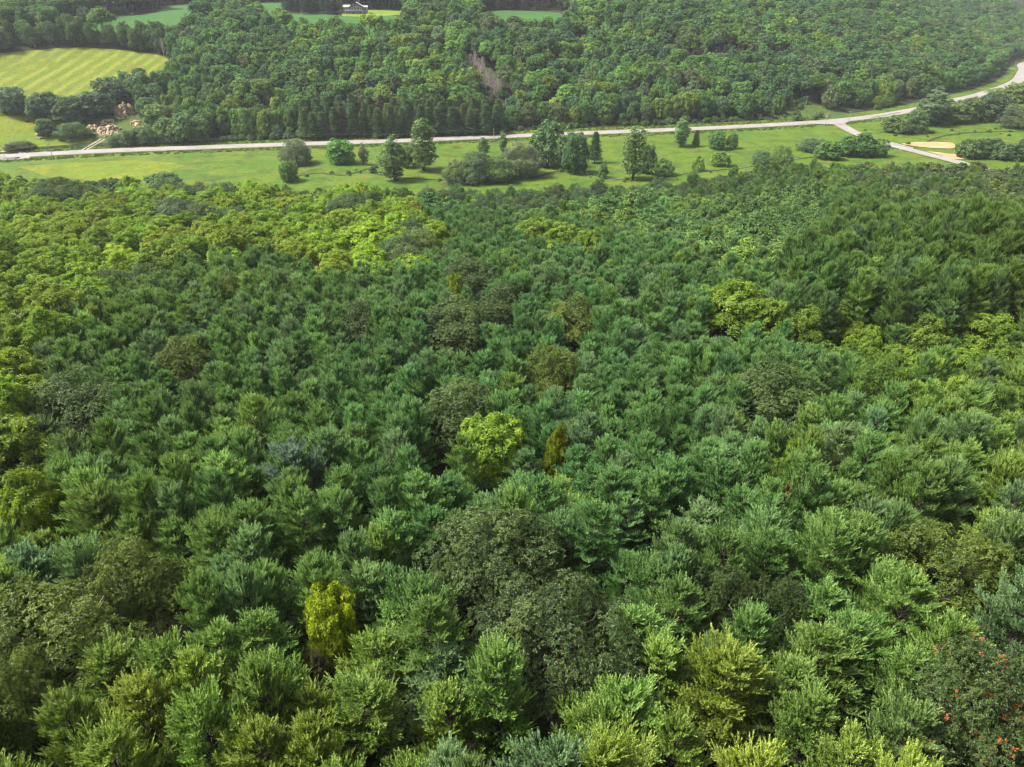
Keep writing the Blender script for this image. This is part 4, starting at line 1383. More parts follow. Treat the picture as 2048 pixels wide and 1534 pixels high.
# grass tufts in meadow, verge and pasture
TUFTS = []
MEADOW_C = [np.array([.085, .15, .012]), np.array([.12, .16, .014]), np.array([.06, .115, .012])]
while len(TUFTS) < 2600:
    u, v = RNG.uniform(-30, 2080), RNG.uniform(236, 372)
    if v < np.interp(u, [0, 600, 1000, 1400, 1700, 2048], [288, 272, 256, 243, 228, 200]):
        continue
    x, y = flat_at(u, v)
    s_ = float(road_s(x, y))
    if abs(s_) < 6.6:
        continue
    if -13 < s_ < 15:
        c = MEADOW_C[int(RNG.integers(3))] * (.75 if abs(s_) < 16 else 1)
        TUFTS.append(dict(kind='grass_tuft', var=int(RNG.integers(4)), x=float(x), y=float(y), z=float(ht(x, y)), s=RNG.uniform(.5, 1.3), sz=RNG.uniform(.35, .9), rot=RNG.random() * 6.28, tint=tri(c, .15, .1)))

for nm, poly in (('grass_slope', [(-120, 206), (0, 200), (120, 190), (205, 186), (222, 200), (204, 230), (112, 236), (40, 236), (-120, 236)]), ('quarry_slope', [(168, 286), (294, 282), (300, 236), (284, 196), (225, 194), (205, 226), (110, 222), (120, 256), (160, 262)]), ('pole_clearing', [(1550, 240), (1588, 196), (1642, 211), (1694, 227), (1664, 241), (1600, 247)])):
    draped(nm, px_poly(poly, 0, 2), M['verge'], .14, 4, 3)

# ------------------------------------------------------------------ trees into objects: the largest as individuals, the rest of a kind as one wood
def on_screen(t):
    return -60 < t['u'] < W0 + 60 and -80 < t['v'] < H0 + 130 and (t['v'] - 1.0 * t['pr'] < H0)


def make_tree(t, name=None, label=None, cat='tree', group=None):
    K = KINDS[t['kind']]
    wm, cm, _, _ = K['var'][t['var']]
    e = bpy.data.objects.new(name or t['kind'], None)
    COL.objects.link(e)
    e.empty_display_size = .5
    e.location = (t['x'], t['y'], t['z'])
    e.rotation_euler = (0, 0, t['rot'])
    e.scale = (t['s'], t['s'], t['sz'])
    link('trunk', wm, e)
    c = link('crown', cm, e)
    c['tint'] = list(t['tint'])
    tag(e, label, cat, group)
    return e


def wood_stuff(name, trees, label, cat):
    """one object that carries a whole mass of trees as instances of the shared tree meshes"""
    if not trees:
        return
    kinds = sorted({(t['kind'], t['var']) for t in trees})
    src = bpy.data.collections.new(name + '_sources')
    index = {}
    for i, (k, v) in enumerate(kinds):
        wm, cm, w, c = KINDS[k]['var'][v]
        mb = MB()
        mb.v, mb.f, mb.m, mb.a, mb.n = list(c.v), list(c.f), list(c.m), list(c.a), c.n
        for vv, ff, aa in zip(w.v, w.f, w.a):
            mb.v.append(vv)
            mb.f.append(ff - 0 + c.n)
            mb.m.append(np.full(len(ff), 1))
            mb.a.append(aa)
        me = mb.mesh('%s_%s_%02d' % (name, k, v), [M[KINDS[k]['leaf']], M[KINDS[k]['bark']]])
        o = bpy.data.objects.new('%s_%03d' % (name, i), me)
        src.objects.link(o)
        index[(k, v)] = i
    me = bpy.data.meshes.new(name)
    me.from_pydata([(t['x'], t['y'], t['z']) for t in trees], [], [])
    a = me.attributes.new('pick', 'INT', 'POINT')
    a.data.foreach_set('value', np.array([index[(t['kind'], t['var'])] for t in trees], np.int32))
    a = me.attributes.new('turn', 'FLOAT_VECTOR', 'POINT')
    a.data.foreach_set('vector', np.array([(0, 0, t['rot']) for t in trees], np.float32).ravel())
    a = me.attributes.new('size', 'FLOAT_VECTOR', 'POINT')
    a.data.foreach_set('vector', np.array([(t['s'], t['s'], t['sz']) for t in trees], np.float32).ravel())
    a = me.attributes.new('tint', 'FLOAT_COLOR', 'POINT')
    a.data.foreach_set('color', np.array([(*t['tint'], 1) for t in trees], np.float32).ravel())
    o = link(name, me)
    ng = bpy.data.node_groups.new(name, 'GeometryNodeTree')
    ng.interface.new_socket('Geometry', in_out='INPUT', socket_type='NodeSocketGeometry')
    ng.interface.new_socket('Geometry', in_out='OUTPUT', socket_type='NodeSocketGeometry')
    N, L = ng.nodes, ng.links
    gi, go = N.new('NodeGroupInput'), N.new('NodeGroupOutput')
    iop = N.new('GeometryNodeInstanceOnPoints')
    ci = N.new('GeometryNodeCollectionInfo')
    ci.inputs['Collection'].default_value = src
    ci.inputs['Separate Children'].default_value = True
    ci.inputs['Reset Children'].default_value = True
    iop.inputs['Pick Instance'].default_value = True

    def named(nm, ty):
        q = N.new('GeometryNodeInputNamedAttribute')
        q.data_type = ty
        q.inputs['Name'].default_value = nm
        return q.outputs['Attribute']
    er = N.new('FunctionNodeEulerToRotation')
    L.new(named('turn', 'FLOAT_VECTOR'), er.inputs[0])
    L.new(gi.outputs[0], iop.inputs['Points'])
    L.new(ci.outputs[0], iop.inputs['Instance'])
    L.new(named('pick', 'INT'), iop.inputs['Instance Index'])
    L.new(er.outputs[0], iop.inputs['Rotation'])
    L.new(named('size', 'FLOAT_VECTOR'), iop.inputs['Scale'])
    L.new(iop.outputs[0], go.inputs[0])
    md = o.modifiers.new('instances', 'NODES')
    md.node_group = ng
    tag(o, label, cat, kind='stuff')
    return o



LM_NEAR = [(1060, 1220, 'the big dark oak clump'), (665, 1262, 'the lone bright yellow tree'), (985, 905, 'the central yellow-green tree'), (1118, 925, 'the slim yellow sapling'),
           (1585, 955, 'the small yellow-green sapling'), (1105, 755, 'the lone round olive oak'), (930, 610, 'the two deep olive oaks'), (1545, 800, 'the wide olive oak'),
           (95, 1300, 'the wide lower-left oak'), (1890, 1165, 'the large rounded right oak'), (1955, 1440, 'the orange-tipped corner oak'), (1500, 1232, 'the pair of small dark oaks'),
           (1465, 615, 'the round tree above the hollow'), (160, 820, 'the grey-olive oak'), (1845, 685, 'the tall tree in the hollow'), (360, 440, 'the pale grey-green oak'),
           (70, 1030, 'the left-edge green hickory'), (720, 655, 'the dull olive oak'), (1563, 1035, 'the rust-red dead pine'), (598, 965, 'the widest blue-grey pine'),
           (110, 400, 'the dull far-left oak'), (745, 485, 'the inner-corner hickory'), (1130, 478, 'the three lime trees'), (370, 735, 'the brownish olive oak'), (1340, 380, 'the wood edge below the lone cottonwood'),
           (1700, 470, 'the tall dark pines'), (1900, 360, 'the side road end'), (600, 400, 'the meadow corner')]
LM_FAR = [(99, 300, 'the leftmost utility pole'), (576, 275, 'the pole by the spruces'), (988, 275, 'the mid-meadow utility pole'), (965, 150, 'the grey dead trees'), (800, 230, 'the roadside spruces'),
          (250, 220, 'the quarry face'), (160, 150, 'the striped hayfield'), (712, 18, 'the house'), (1136, 132, 'the small white hut'), (1611, 203, 'the hillside pole'), (1652, 240, 'the junction pole'),
          (1450, 105, 'the brown pine stand'), (1860, 215, 'the pale-trunked tree'), (280, 40, 'the upper crop field'), (1265, 305, 'the lone tall cottonwood'), (440, 230, 'the broad roadside tree mass'),
          (1280, 225, 'the road behind the lone cottonwood'), (1975, 210, 'the dark tree at the road curve'), (1060, 38, 'the small upper field'), (595, 300, 'the grey-green meadow willow')]
ORD = 'first second third fourth fifth sixth seventh eighth ninth tenth eleventh twelfth thirteenth fourteenth fifteenth sixteenth seventeenth eighteenth nineteenth twentieth'.split()
ORD += ['twenty-' + w for w in ORD[:9]] + ['thirtieth'] + ['thirty-' + w for w in ORD[:9]] + ['fortieth'] + ['forty-' + w for w in ORD[:9]] + ['fiftieth'] + ['fifty-' + w for w in ORD[:9]] + ['sixtieth'] + ['sixty-' + w for w in ORD[:9]]


def tone(t):
    r, g, b = t['tint']
    a, lum = r / g, g
    if t['kind'] in ('pine_tree', 'spruce_tree'):
        return 'yellow-green' if a > .64 else 'blue-green' if b / g > .42 else 'mid-green' if lum > .1 else 'dark green'
    if a > .85:
        return 'yellowish' if b / g < .2 else 'olive-brown'
    return ('bright green' if lum > .13 else 'green' if lum > .1 else 'dark green') if a < .68 else ('yellow-green' if lum > .13 else 'olive green')


def auto_labels(trees, noun, marks):
    """each tree is told by the nearest landmark, the side of it and the count outwards"""
    groups = {}
    for t in trees:
        d = [(math.hypot(t['u'] - m[0], 1.6 * (t['v'] - m[1])), m[2]) for m in marks]
        dist, name = min(d)
        m = next(q for q in marks if q[2] == name)
        du, dv = t['u'] - m[0], 1.6 * (t['v'] - m[1])
        side = ('right of' if du > 0 else 'left of') if abs(du) > abs(dv) else ('in front of' if dv > 0 else 'behind')
        groups.setdefault((name, side), []).append((dist, t))
    for (name, side), g in groups.items():
        g.sort(key=lambda q: q[0])
        for i, (_, t) in enumerate(g):
            t['label'] = '%s %s, %s one %s %s' % (tone(t), noun, ORD[min(i, len(ORD) - 1)], side, name)

NOUN = dict(pine_tree='pine', oak_tree='oak', hickory_tree='hickory', maple_tree='maple', spruce_tree='spruce', shrub='bush', round_tree='low round tree')
vis = sorted([t for t in TREES if on_screen(t)], key=lambda t: -t['pr'])
seen = set(id(t) for t in vis)
named = [t for t in vis if t.get('label')]
single = {}
for t in vis:
    if t.get('label'):
        continue
    key = ('far' if t.get('hill') else 'near', t['kind'])
    single.setdefault(key, []).append(t)
solo = list(named)
rest_pine, rest_hill = [t for t in TREES if id(t) not in seen and not t.get('hill')], [t for t in TREES if id(t) not in seen and t.get('hill')]
hill = sorted(single.pop(('far', 'maple_tree'), []) + single.pop(('far', 'round_tree'), []), key=lambda t: -t['pr'])
single[('far', 'hillside')] = hill
for key, ts in single.items():
    keep = ts[:290]
    solo += keep
    (rest_hill if key[0] == 'far' else rest_pine).extend(ts[290:])
    far = key[0] == 'far' or key[1] in ('spruce_tree', 'shrub')
    auto_labels(keep, 'hillside tree' if key[0] == 'far' else NOUN[key[1]], LM_FAR if far else LM_NEAR)
GROUPN = dict(pine_tree='pines of the near wood', oak_tree='oaks of the near wood', hickory_tree='hickories of the near wood', maple_tree='maples of the near wood', spruce_tree='spruces on the far side', shrub='bushes of the valley', round_tree='low trees of the valley', cottonwood_tree='cottonwoods of the meadow', willow_tree='willows and bushes by the creek')
CATN = dict(pine_tree='pine tree', oak_tree='oak tree', hickory_tree='hickory tree', maple_tree='maple tree', spruce_tree='spruce tree', shrub='bush', round_tree='tree', cottonwood_tree='cottonwood', willow_tree='willow')
for t in solo:
    name = t['kind']
    if t.get('hill'):
        name = 'broadleaf_tree'
    elif name == 'round_tree':
        name = 'meadow_tree'
    grp = t.get('grp') or ('broadleaf trees on the far hillside' if t.get('hill') else GROUPN[t['kind']])
    lab = t['label']
    if t['kind'] == 'shrub':
        cm = KINDS['shrub']['var'][t['var']][1]
        e = link('bush', cm, None, (t['x'], t['y'], t['z']), t['rot'], (t['s'], t['s'], t['sz']))
        e['tint'] = list(t['tint'])
        tag(e, lab, 'bush', grp)
        continue
    e = make_tree(t, name, lab, 'tree' if t.get('hill') else CATN[t['kind']], grp)
    if t.get('bark'):
        for ch in e.children:
            if ch.name.startswith('trunk'):
                ch.material_slots[0].link = 'OBJECT'
                ch.material_slots[0].material = M[t['bark']]
    if 'orange-red' in lab:
        rng = np.random.default_rng(5)
        mb = MB()
        K = KINDS[t['kind']]['var'][t['var']][3]
        vv = np.concatenate(K.v)
        top = vv[(vv[:, 2] > 9.0)]
        pick = top[rng.integers(0, len(top), 60)]
        c = np.repeat(pick, 6, 0) + rng.normal(0, .14, (60 * 6, 3)) + [0, 0, .06]
        rosettes(mb, rng, c, np.tile([[0, 0, 1.0]], (len(c), 1)) + rng.normal(0, .3, (len(c), 3)), 6, .15, .06)
        o = link('reddish_leaf_tips', mb.mesh('reddish_leaf_tips', M['leaf']), e)
        o['tint'] = [.30, .11, .035]
        o['label'] = 'orange-red sprays of leaves on top of the crown'
wood_stuff('pine_wood', rest_pine, 'dense green pine wood covering the back of the near hill', 'wood')
wood_stuff('hillside_wood', rest_hill, 'distant broadleaf wood covering the upper far hillside', 'wood')
wood_stuff('tall_grass', TUFTS, 'tall tufted grass in the meadow and along the road verges', 'grass')
print('TREES', len(TREES), 'solo', len(solo), {k: sum(1 for t in solo if t['kind'] == k) for k in KINDS}, 'rest', len(rest_pine), len(rest_hill))

# ------------------------------------------------------------------ dead trees
DEAD = [tuple(m.mesh('dead_' + n, M['dead_wood']) for m, n in zip(dead_mesh(200 + i), ('trunk', 'branches'))) for i in range(4)]


def dead_tree(x, y, s, label, group, var, name='dead_tree'):
    e = bpy.data.objects.new(name, None)
    COL.objects.link(e)
    e.location = (x, y, float(ht(x, y)) - .2)
    e.rotation_euler = (0, 0, RNG.random() * 6.28)
    e.scale = (s, s, s)
    link('trunk', DEAD[var][0], e)
    link('branches', DEAD[var][1], e)
    tag(e, label, 'dead tree', group)


dl = [(948, 152), (955, 160), (962, 156), (941, 147), (968, 166), (974, 172), (960, 170), (978, 180), (984, 176), (972, 186), (988, 190), (995, 197), (966, 148), (950, 142), (982, 196), (1000, 188), (957, 149), (990, 205)]
order = sorted(range(len(dl)), key=lambda i: dl[i][1])
for i, (u, v) in enumerate(dl):
    x, y = at(u, v)
    dead_tree(x, y, RNG.uniform(.75, 1.0), 'bare grey dead tree on the far hillside, %s from the top of the dead clump' % ORD[order.index(i)], 'dead trees on the far hillside', i % 4)
x, y = at(1874, 252)
for u, v, s, lab in [(330, 118, .95, 'pale leaning dead trunk at the upper right corner of the hayfield')]:
    x, y = at(u, v)
    dead_tree(x, y, s, lab, None, 1)
for u, v, s, lab in [(935, 1500, .30, 'bare dead branches low in the bottom middle gap between pines'), (545, 1455, .34, 'bare dead branches in the dark gap at the lower left between pines'), (205, 1290, .42, 'pale dead stick rising beside the wide lower-left oak')]:
    x, y = at(u, v, 8.0)
    dead_tree(x, y, s * 2.2, lab, None, 2, 'dead_sapling')

# ------------------------------------------------------------------ utility poles, wires
def pole_height(x, y, z, vtop):
    lo, hi = 2.0, 20.0
    for _ in range(30):
        m = (lo + hi) / 2
        lo, hi = (m, hi) if project(x, y, z + m)[1] > vtop else (lo, m)
    return lo


POLES = {}
for key, u, vb, vt, ang, trans, lab in [
    ('a', 107, 320, 287, 1.4, 0, 'leftmost utility pole, standing in the meadow side verge'),
    ('b', 577, 282, 268, 1.4, 0, 'utility pole behind the road near the grey-green meadow willow'),
    ('c', 988, 293, 257, 1.4, 0, 'utility pole in the meadow above the creek thicket'),
    ('d', 1611, 214, 192, .3, 0, 'utility pole in the grassy cut on the hillside'),
    ('e', 1650, 252, 227, .3, 2, 'dark utility pole with transformers at the road junction'),
    ('f', 1697, 244, 222, .2, 0, 'utility pole just right of the road junction'),
    ('g', 1770, 265, 244, .2, 1, 'thin utility pole beside the broad bush right of the junction'),
    ('h', 1931, 311, 284, .2, 2, 'white-topped utility pole in front of the round bush by the bare soil'),
    ('i', 1907, 309, 294, .2, 0, 'short pale pole beside the bare soil'),
]:
    x, y = at(u, vb)
    z = float(ht(x, y))
    h = pole_height(x, y, z, vt)
    e = bpy.data.objects.new('utility_pole', None)
    COL.objects.link(e)
    e.location = (x, y, z)
    e.rotation_euler = (0, 0, ang)
    mb = MB()
    mb.tube([[0, 0, -.5], [0, 0, h * .5], [0, 0, h]], [.17, .15, .12], 8)
    link('post', mb.mesh('post', M['wood_pole'], True), e)
    POLES[key] = (x, y, z + h - .25, ang)
    if key != 'i':
        mb = MB()
        mb.box((0, .16, h - .35), (2.5, .12, .14))
        ca_o = link('crossarm', mb.mesh('crossarm', M['wood_pole']), e)
        for q in (-1.1, -.45, .45, 1.1):
            mb = MB()
            mb.tube([[q, .16, h - .28], [q, .16, h - .18], [q, .16, h - .04]], [.04, .09, .05], 6)
            link('insulator', mb.mesh('insulator', M['porcelain'], True), ca_o)
        for q in range(trans):
            mb = MB()
            cx = (-.45, .45)[q]
            mb.tube([[cx, -.25, h - 2.1], [cx, -.25, h - 2.0], [cx, -.25, h - 1.2], [cx, -.25, h - 1.1]], [.12, .27, .27, .12], 10)
            link('transformer', mb.mesh('transformer', M['galv'], True), e)
    tag(e, lab, 'utility pole', 'utility poles along the roads')
for p, q, lab in [('a', 'b', 'overhead wires between the leftmost pole and the pole by the willow'), ('b', 'c', 'overhead wires between the willow pole and the mid-meadow pole'), ('d', 'e', 'overhead wires crossing from hillside pole to junction pole'), ('e', 'f', 'short overhead wires across the road junction'), ('f', 'g', 'overhead wires right of the road junction'), ('g', 'h', 'overhead wires over the right meadow')]:
    a, b = POLES[p], POLES[q]
    e = bpy.data.objects.new('power_line', None)
    COL.objects.link(e)
    for off in (-1.1, 1.1):
        A = np.array([a[0] + off * math.cos(a[3]), a[1] + off * math.sin(a[3]), a[2] + .22])
        B = np.array([b[0] + off * math.cos(b[3]), b[1] + off * math.sin(b[3]), b[2] + .22])
        tt = np.linspace(0, 1, 14)[:, None]
        P = A + (B - A) * tt
        P[:, 2] -= (4 * tt[:, 0] * (1 - tt[:, 0])) * np.linalg.norm(B - A) * .012
        mb = MB()
        mb.tube(P, .022, 3)
        link('wire', mb.mesh('wire', M['wire']), e)
    tag(e, lab, 'power line', 'overhead wires')

# ------------------------------------------------------------------ fence posts in the meadow
line = catmull([at(u, v) for u, v in [(330, 313), (420, 309), (540, 303), (640, 301), (740, 298), (880, 297), (960, 290)]], 8)
ln = np.concatenate([[0], np.cumsum(np.linalg.norm(np.diff(line, axis=0), axis=1))])
fe = bpy.data.objects.new('wire_fence', None)
COL.objects.link(fe)
pm = MB()
pm.tube([[0, 0, -.2], [0, 0, 1.3]], [.07, .06], 5)
pm = pm.mesh('fence_post', M['wood_pole'])
fp = []
for d in np.arange(0, ln[-1], 5.0):
    x, y = np.interp(d, ln, line[:, 0]), np.interp(d, ln, line[:, 1])
    fp.append((x, y, float(ht(x, y))))
    link('post', pm, fe, fp[-1])
for hgt in (.6, 1.15):
    mb = MB()
    mb.tube([(a, b, c + hgt) for a, b, c in fp], .012, 3)
    link('wire', mb.mesh('fence_wire', M['wire']), fe)
tag(fe, 'thin wire fence on wooden posts along the meadow beside the road', 'fence')

# ------------------------------------------------------------------ guardrail by the road curve
gl = [at(u, v) for u, v in np.stack([np.linspace(1742, 1800, 9), np.linspace(237.5, 226.5, 9)], 1)]
gr = bpy.data.objects.new('guardrail', None)
COL.objects.link(gr)
for x, y in gl:
    mb = MB()
    mb.box((x, y, float(ht(x, y)) + .45), (.18, .2, .9))
    link('post', mb.mesh('guard_post', M['wood_pole']), gr)
mb = MB()
A = np.array([[x, y - .14, float(ht(x, y)) + .72] for x, y in gl])
V = np.concatenate([A + [0, 0, .16], A + [0, -.05, .08], A, A + [0, -.05, -.08], A + [0, 0, -.16]])
n = len(A)
mb.add(V, [[r * n + i, r * n + i + 1, (r + 1) * n + i + 1, (r + 1) * n + i] for r in range(4) for i in range(n - 1)])
link('rail', mb.mesh('guard_rail', M['galv'], True), gr)
tag(gr, 'pale steel guardrail on the near side of the main road past the junction', 'guardrail')

# ------------------------------------------------------------------ bridge on the side road
i0 = int(np.argmin(np.hypot(SIDE[:, 0] - at(1795, 295)[0], SIDE[:, 1] - at(1795, 295)[1])))
bx, by = SIDE[i0]
tx, ty = SIDE[min(i0 + 1, len(SIDE) - 1)] - SIDE[i0 - 1]
ba = math.atan2(ty, tx)
br = bpy.data.objects.new('road_bridge', None)
COL.objects.link(br)
br.location = (bx, by, float(ht(bx, by)))
br.rotation_euler = (0, 0, ba)
mb = MB()
mb.box((0, 0, .0), (15, 7.9, .5))
link('deck', mb.mesh('bridge_deck', M['concrete']), br)
for sg in (-1, 1):
    mb = MB()
    mb.box((0, sg * 3.8, .78), (15.4, .14, .3))
    rl = link('railing', mb.mesh('bridge_railing', M['galv']), br)
    for q in np.linspace(-7, 7, 7):
        mb = MB()
        mb.box((q, sg * 3.8, .45), (.16, .16, .7))
        link('post', mb.mesh('bridge_post', M['wood_pole']), rl)
    mb = MB()
    mb.box((sg * 6.8, 0, -1.0), (.8, 8.2, 1.6))
    link('abutment', mb.mesh('abutment', M['concrete']), br)
mb = MB()
mb.box((0, -4.05, -.05), (12, .12, 1.1))
link('girder', mb.mesh('girder', M['wire']), br)
tag(br, 'small concrete bridge with railings where the side road crosses the creek', 'bridge')

# ------------------------------------------------------------------ rock faces of the old quarry
def rock_face(u0, u1, v0, v1, label, seed, cols=22, rows=12, lean=.35, name='rock_outcrop'):
    rng = np.random.default_rng(seed)
    um = (u0 + u1) / 2
    x, y = at(um, v1)
    z = float(ht(x, y))
    w = (u1 - u0) * px_size(x, y, z)
    h = pole_height(x, y, z, v0)
    ledge = np.cumsum(rng.uniform(.3, 1.0, rows))
    ledge = ledge / ledge[-1]
    tops = np.convolve(np.pad(rng.uniform(.55, 1.15, cols), 1, mode='edge'), [.3, .4, .3], 'valid')
    V = []
    for r in range(rows):
        zz = h * r / (rows - 1)
        wid = w * (1 - .08 * (r / rows))
        for c in range(cols):
            q = c / (cols - 1) - .5
            edge = (1 - .6 * (2 * abs(q)) ** 6) * tops[c]
            V.append((q * wid + rng.normal(0, .04 * w / cols * 3), lean * h * ledge[r] + (1 - edge) * 2.2 + rng.normal(0, .4) + .8 * math.sin(c * 1.3 + r), zz * (.3 + .7 * edge) + rng.normal(0, .2)))
    V = np.array(V)
    back = V.copy()
    back[:, 1] += 3.0
    back[:, 2] -= .2
    e = bpy.data.objects.new(name, None)
    COL.objects.link(e)
    e.location = (x, y - .4, z - .6)
    e.rotation_euler = (0, 0, -math.atan2(x, y))
    ix = np.arange(rows * cols).reshape(rows, cols)
    F = np.stack([ix[:-1, :-1].ravel(), ix[:-1, 1:].ravel(), ix[1:, 1:].ravel(), ix[1:, :-1].ravel()], 1)
    n = rows * cols
    mb = MB()
    T = np.concatenate([F[:, [0, 1, 2]], F[:, [0, 2, 3]]])
    mb.add(V, T)
    ring = list(ix[0]) + list(ix[1:, -1]) + list(ix[-1, ::-1][1:]) + list(ix[1:-1, 0][::-1])
    mb.add(np.concatenate([V, back]), [[ring[i], ring[(i + 1) % len(ring)], ring[(i + 1) % len(ring)] + n, ring[i] + n] for i in range(len(ring))])
    link('rock_wall', mb.mesh('rock_wall', M['rock']), e)
    for k in range(7):
        mb = MB()
        r = rng.uniform(.35, .9)
        d = nrm(rng.normal(0, 1, (10, 3))) * r * rng.uniform(.7, 1.1, (10, 1)) * np.array([1.3, 1, .7])
        from mathutils import Vector as V3
        import bmesh
        bm = bmesh.new()
        for q in d:
            bm.verts.new(q)
        bmesh.ops.convex_hull(bm, input=bm.verts)
        me = bpy.data.meshes.new('boulder')
        bm.to_mesh(me)
        bm.free()
        me.materials.append(M['rock'])
        link('boulder', me, e, (rng.uniform(-.5, .5) * w, -rng.uniform(.2, 2.0), .75))
    tag(e, label, 'rock')


rock_face(232, 273, 205, 236, 'pinkish tan rock cliff, tallest face of the old quarry', 1, lean=.45)
rock_face(121, 138, 225, 251, 'narrow orange rock scar left of the old quarry', 2, 12, 12, .4)
rock_face(198, 246, 251, 271, 'pale layered rock slabs on the quarry floor above the track', 3, 16, 6, .9)
rock_face(176, 202, 250, 268, 'grey-white broken rock heap at the left of the quarry floor', 4, 10, 6, .9)
rock_face(262, 288, 240, 254, 'small tan rock ledge at the right of the quarry floor', 5, 9, 5, .8)
rock_face(203, 232, 237, 248, 'orange soil and rock scar between the quarry cliff and floor', 6, 9, 5, .9)
rock_face(72, 84, 265, 275, 'tiny pale rock lying in the slope pasture', 7, 5, 4, .6, 'boulder_heap')

# ------------------------------------------------------------------ the house on the far ridge
hx, hy = at(714, 28)
hz = float(ht(hx, hy))
hs_ = px_size(hx, hy, hz)
ho = bpy.data.objects.new('house', None)
COL.objects.link(ho)
ho.location = (hx, hy, hz - .2)
ho.rotation_euler = (0, 0, -math.atan2(hx, hy) * .6)


def hp(name, fn, mat, parent=ho):
    mb = MB()
    fn(mb)
    return link(name, mb.mesh('house_' + name, M[mat]), parent)


def gable(mb, x0, x1, y0, y1, z0, z1):
    xm = (x0 + x1) / 2
    mb.add([(x0, y0, z0), (x1, y0, z0), (xm, y0, z1), (x0, y1, z0), (x1, y1, z0), (xm, y1, z1)], [[0, 1, 2], [4, 3, 5]])


wm_ = hp('wall', lambda m: (m.box((0, 3, 3.9), (10, 9, 2.6)), gable(m, -5, 5, -1.5, 7.5, 5.2, 8.1)), 'siding')
hp('lower_wall', lambda m: m.box((0, 3.02, 1.3), (9.9, 8.9, 2.6)), 'basement')
hp('wing_wall', lambda m: m.box((-7.6, 3.5, 2.6), (5.2, 7, 5.2)), 'siding')
hp('wing_wall', lambda m: m.box((6.7, 3.5, 2.5), (3.4, 6.4, 5.0)), 'basement')


def roof_pair(m, x0, x1, y0, y1, ze, zt, th=.22):
    xm = (x0 + x1) / 2
    for a, b in ((x0, xm), (x1, xm)):
        P = np.array([(a, y0, ze), (b, y0, zt), (b, y1, zt), (a, y1, ze)], float)
        Q = P + [0, 0, th]
        m.add(np.concatenate([P, Q]), [[0, 1, 2, 3], [7, 6, 5, 4], [0, 4, 5, 1], [1, 5, 6, 2], [2, 6, 7, 3], [3, 7, 4, 0]])


rf = hp('roof', lambda m: roof_pair(m, -6.0, 6.0, -2.6, 8.0, 4.95, 8.35), 'shingle')
hp('chimney', lambda m: m.box((1.6, 5.2, 8.6), (.8, .8, 1.8)), 'concrete', rf)
hp('wing_roof', lambda m: m.add(np.array([(-10.6, -.5, 5.1), (-4.9, -.5, 5.1), (-4.9, 3.5, 6.6), (-10.6, 3.5, 6.6), (-10.6, 7.6, 5.1), (-4.9, 7.6, 5.1)], float), [[0, 1, 2, 3], [3, 2, 5, 4]]), 'shingle')
hp('wing_roof', lambda m: m.add(np.array([(4.9, -.2, 4.95), (8.8, -.2, 4.95), (8.8, 3.5, 6.0), (4.9, 3.5, 6.0), (8.8, 7.2, 4.95), (4.9, 7.2, 4.95)], float), [[0, 1, 2, 3], [3, 2, 4, 5]]), 'shingle')
dk = hp('deck', lambda m: m.box((-2.0, -2.6, 2.75), (14, 2.2, .25)), 'trim')
for q in np.linspace(-8.6, 4.6, 7):
    hp('deck_post', lambda m, q=q: m.box((q, -3.5, 1.35), (.22, .22, 2.6)), 'trim', dk)
hp('railing', lambda m: (m.box((-2.0, -3.62, 3.75), (14, .1, .12)), [m.box((q, -3.62, 3.3), (.07, .07, .85)) for q in np.linspace(-8.8, 4.8, 22)]), 'trim', dk)
for (cx, cz_, w_, h_, yy) in [(-3.1, 4.1, 1.7, 1.8, -1.5), (-.9, 4.1, 1.7, 2.0, -1.5), (1.3, 4.1, 1.7, 2.0, -1.5), (3.4, 4.1, 1.6, 1.8, -1.5), (-1.3, 6.2, 1.7, 1.2, -1.5), (1.3, 6.2, 1.7, 1.2, -1.5),
                             (-8.9, 3.7, 1.3, 1.3, 0), (-6.6, 3.7, 1.3, 1.3, 0), (-8.8, 1.2, 1.5, 1.2, 0), (-6.5, 1.2, 1.5, 1.2, 0), (6.7, 3.6, 1.7, 1.4, .3), (6.7, 1.3, 1.6, 1.2, .3), (-2.5, 1.2, 1.8, 1.5, -1.43), (2.5, 1.2, 1.8, 1.5, -1.43)]:
    wi = hp('window', lambda m: [m.box((cx - w_ / 2, yy - .05, cz_), (.16, .14, h_ + .16)), m.box((cx + w_ / 2, yy - .05, cz_), (.16, .14, h_ + .16)), m.box((cx, yy - .06, cz_ + h_ / 2), (w_ - .16, .14, .16)), m.box((cx, yy - .06, cz_ - h_ / 2), (w_ - .16, .14, .16))], 'trim')
    hp('pane', lambda m: m.box((cx, yy - .02, cz_), (w_ - .1, .05, h_ - .1)), 'glass', wi)
tag(ho, 'grey-brown gabled house with white trim and front deck on the far ridge lawn', 'house')

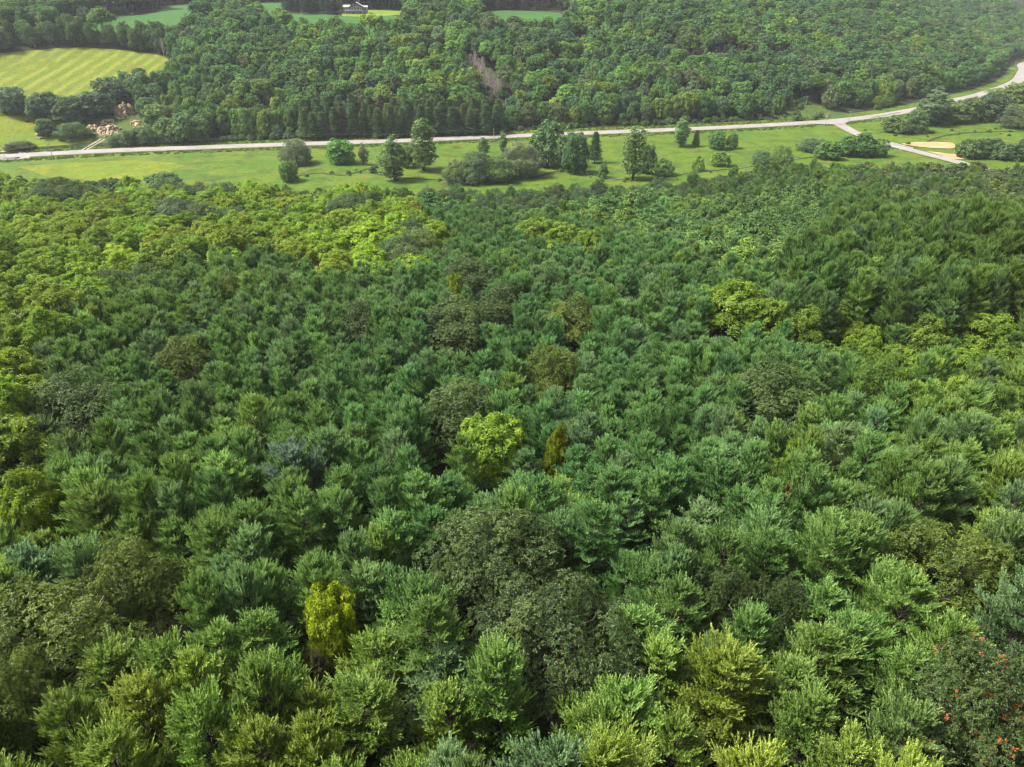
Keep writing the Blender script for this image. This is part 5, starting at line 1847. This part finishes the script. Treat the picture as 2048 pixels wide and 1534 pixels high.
# small white hut among the hillside trees
ux, uy = at(1136, 141)
hut = bpy.data.objects.new('raised_hut', None)
COL.objects.link(hut)
hut.location = (ux, uy, float(ht(ux, uy)))
hut.rotation_euler = (0, 0, -math.atan2(ux, uy))
hh_ = pole_height(ux, uy, float(ht(ux, uy)), 130.5)
mb = MB()
mb.box((0, 0, hh_ - 1.2), (2.2, 2.0, 1.9))
link('cabin', mb.mesh('hut_cabin', M['white_paint']), hut)
mb = MB()
mb.box((0, -.1, hh_ - .16), (2.7, 2.6, .14))
link('roof', mb.mesh('hut_roof', M['white_paint']), hut)
mb = MB()
mb.box((0, -1.01, hh_ - 1.0), (1.3, .06, .6))
link('opening', mb.mesh('hut_opening', M['wire']), hut)
for a, b in ((-1, -.9), (1, -.9), (1, .9), (-1, .9)):
    mb = MB()
    mb.tube([[a, b, 0], [a, b, hh_ - 2.1]], .08, 5)
    link('leg', mb.mesh('hut_leg', M['wood_pole']), hut)
tag(hut, 'small white hut on legs half hidden among the hillside trees', 'hut')

# pale fallen log by the road curve
lx, ly = at(1950, 196)
mb = MB()
rngl = np.random.default_rng(9)
lz = float(ht(lx, ly))
mb.tube([[-5, 0, .4], [-2, .3, .6], [1, 0, .7], [4.5, .5, .9]], [.3, .4, .36, .2], 8)
tr_ = mb.mesh('log_trunk', M['pale_bark'], True)
lg = bpy.data.objects.new('fallen_tree', None)
COL.objects.link(lg)
lg.location = (lx, ly, lz)
lg.rotation_euler = (0, 0, .5)
link('trunk', tr_, lg)
mb = MB()
for k in range(9):
    p = np.array([rngl.uniform(-3, 4.5), .2, .7])
    d = nrm(rngl.normal(0, 1, 3) + [.5, 0, .9])
    mb.tube([p, p + d * 1.2, p + d * 2.4 + [0, 0, .3]], [.14, .09, .04], 5)
link('branches', mb.mesh('log_branches', M['pale_bark'], True), lg)
tag(lg, 'bleached pale fallen tree beside the distant road curve', 'fallen tree')

# ------------------------------------------------------------------ summer haze
mb = MB()
mb.box((0, 2900, 0), (9000, 6600, 1))
vv = mb.v[0]
vv[:, 2] = np.where(vv[:, 2] < 0, -8.0, 108.0)
hz_o = link('haze', mb.mesh('haze', None))
hm, nt, N, L = new_mat('haze_air')
pv_ = N.new('ShaderNodeVolumePrincipled')
pv_.inputs['Color'].default_value = (.86, .92, 1.0, 1)
pv_.inputs['Density'].default_value = .00006
pv_.inputs['Anisotropy'].default_value = .2
o = N.new('ShaderNodeOutputMaterial')
L.new(pv_.outputs[0], o.inputs['Volume'])
hz_o.data.materials.clear()
hz_o.data.materials.append(hm)
tag(hz_o, 'thin pale summer haze over the whole valley', 'haze', kind='stuff')
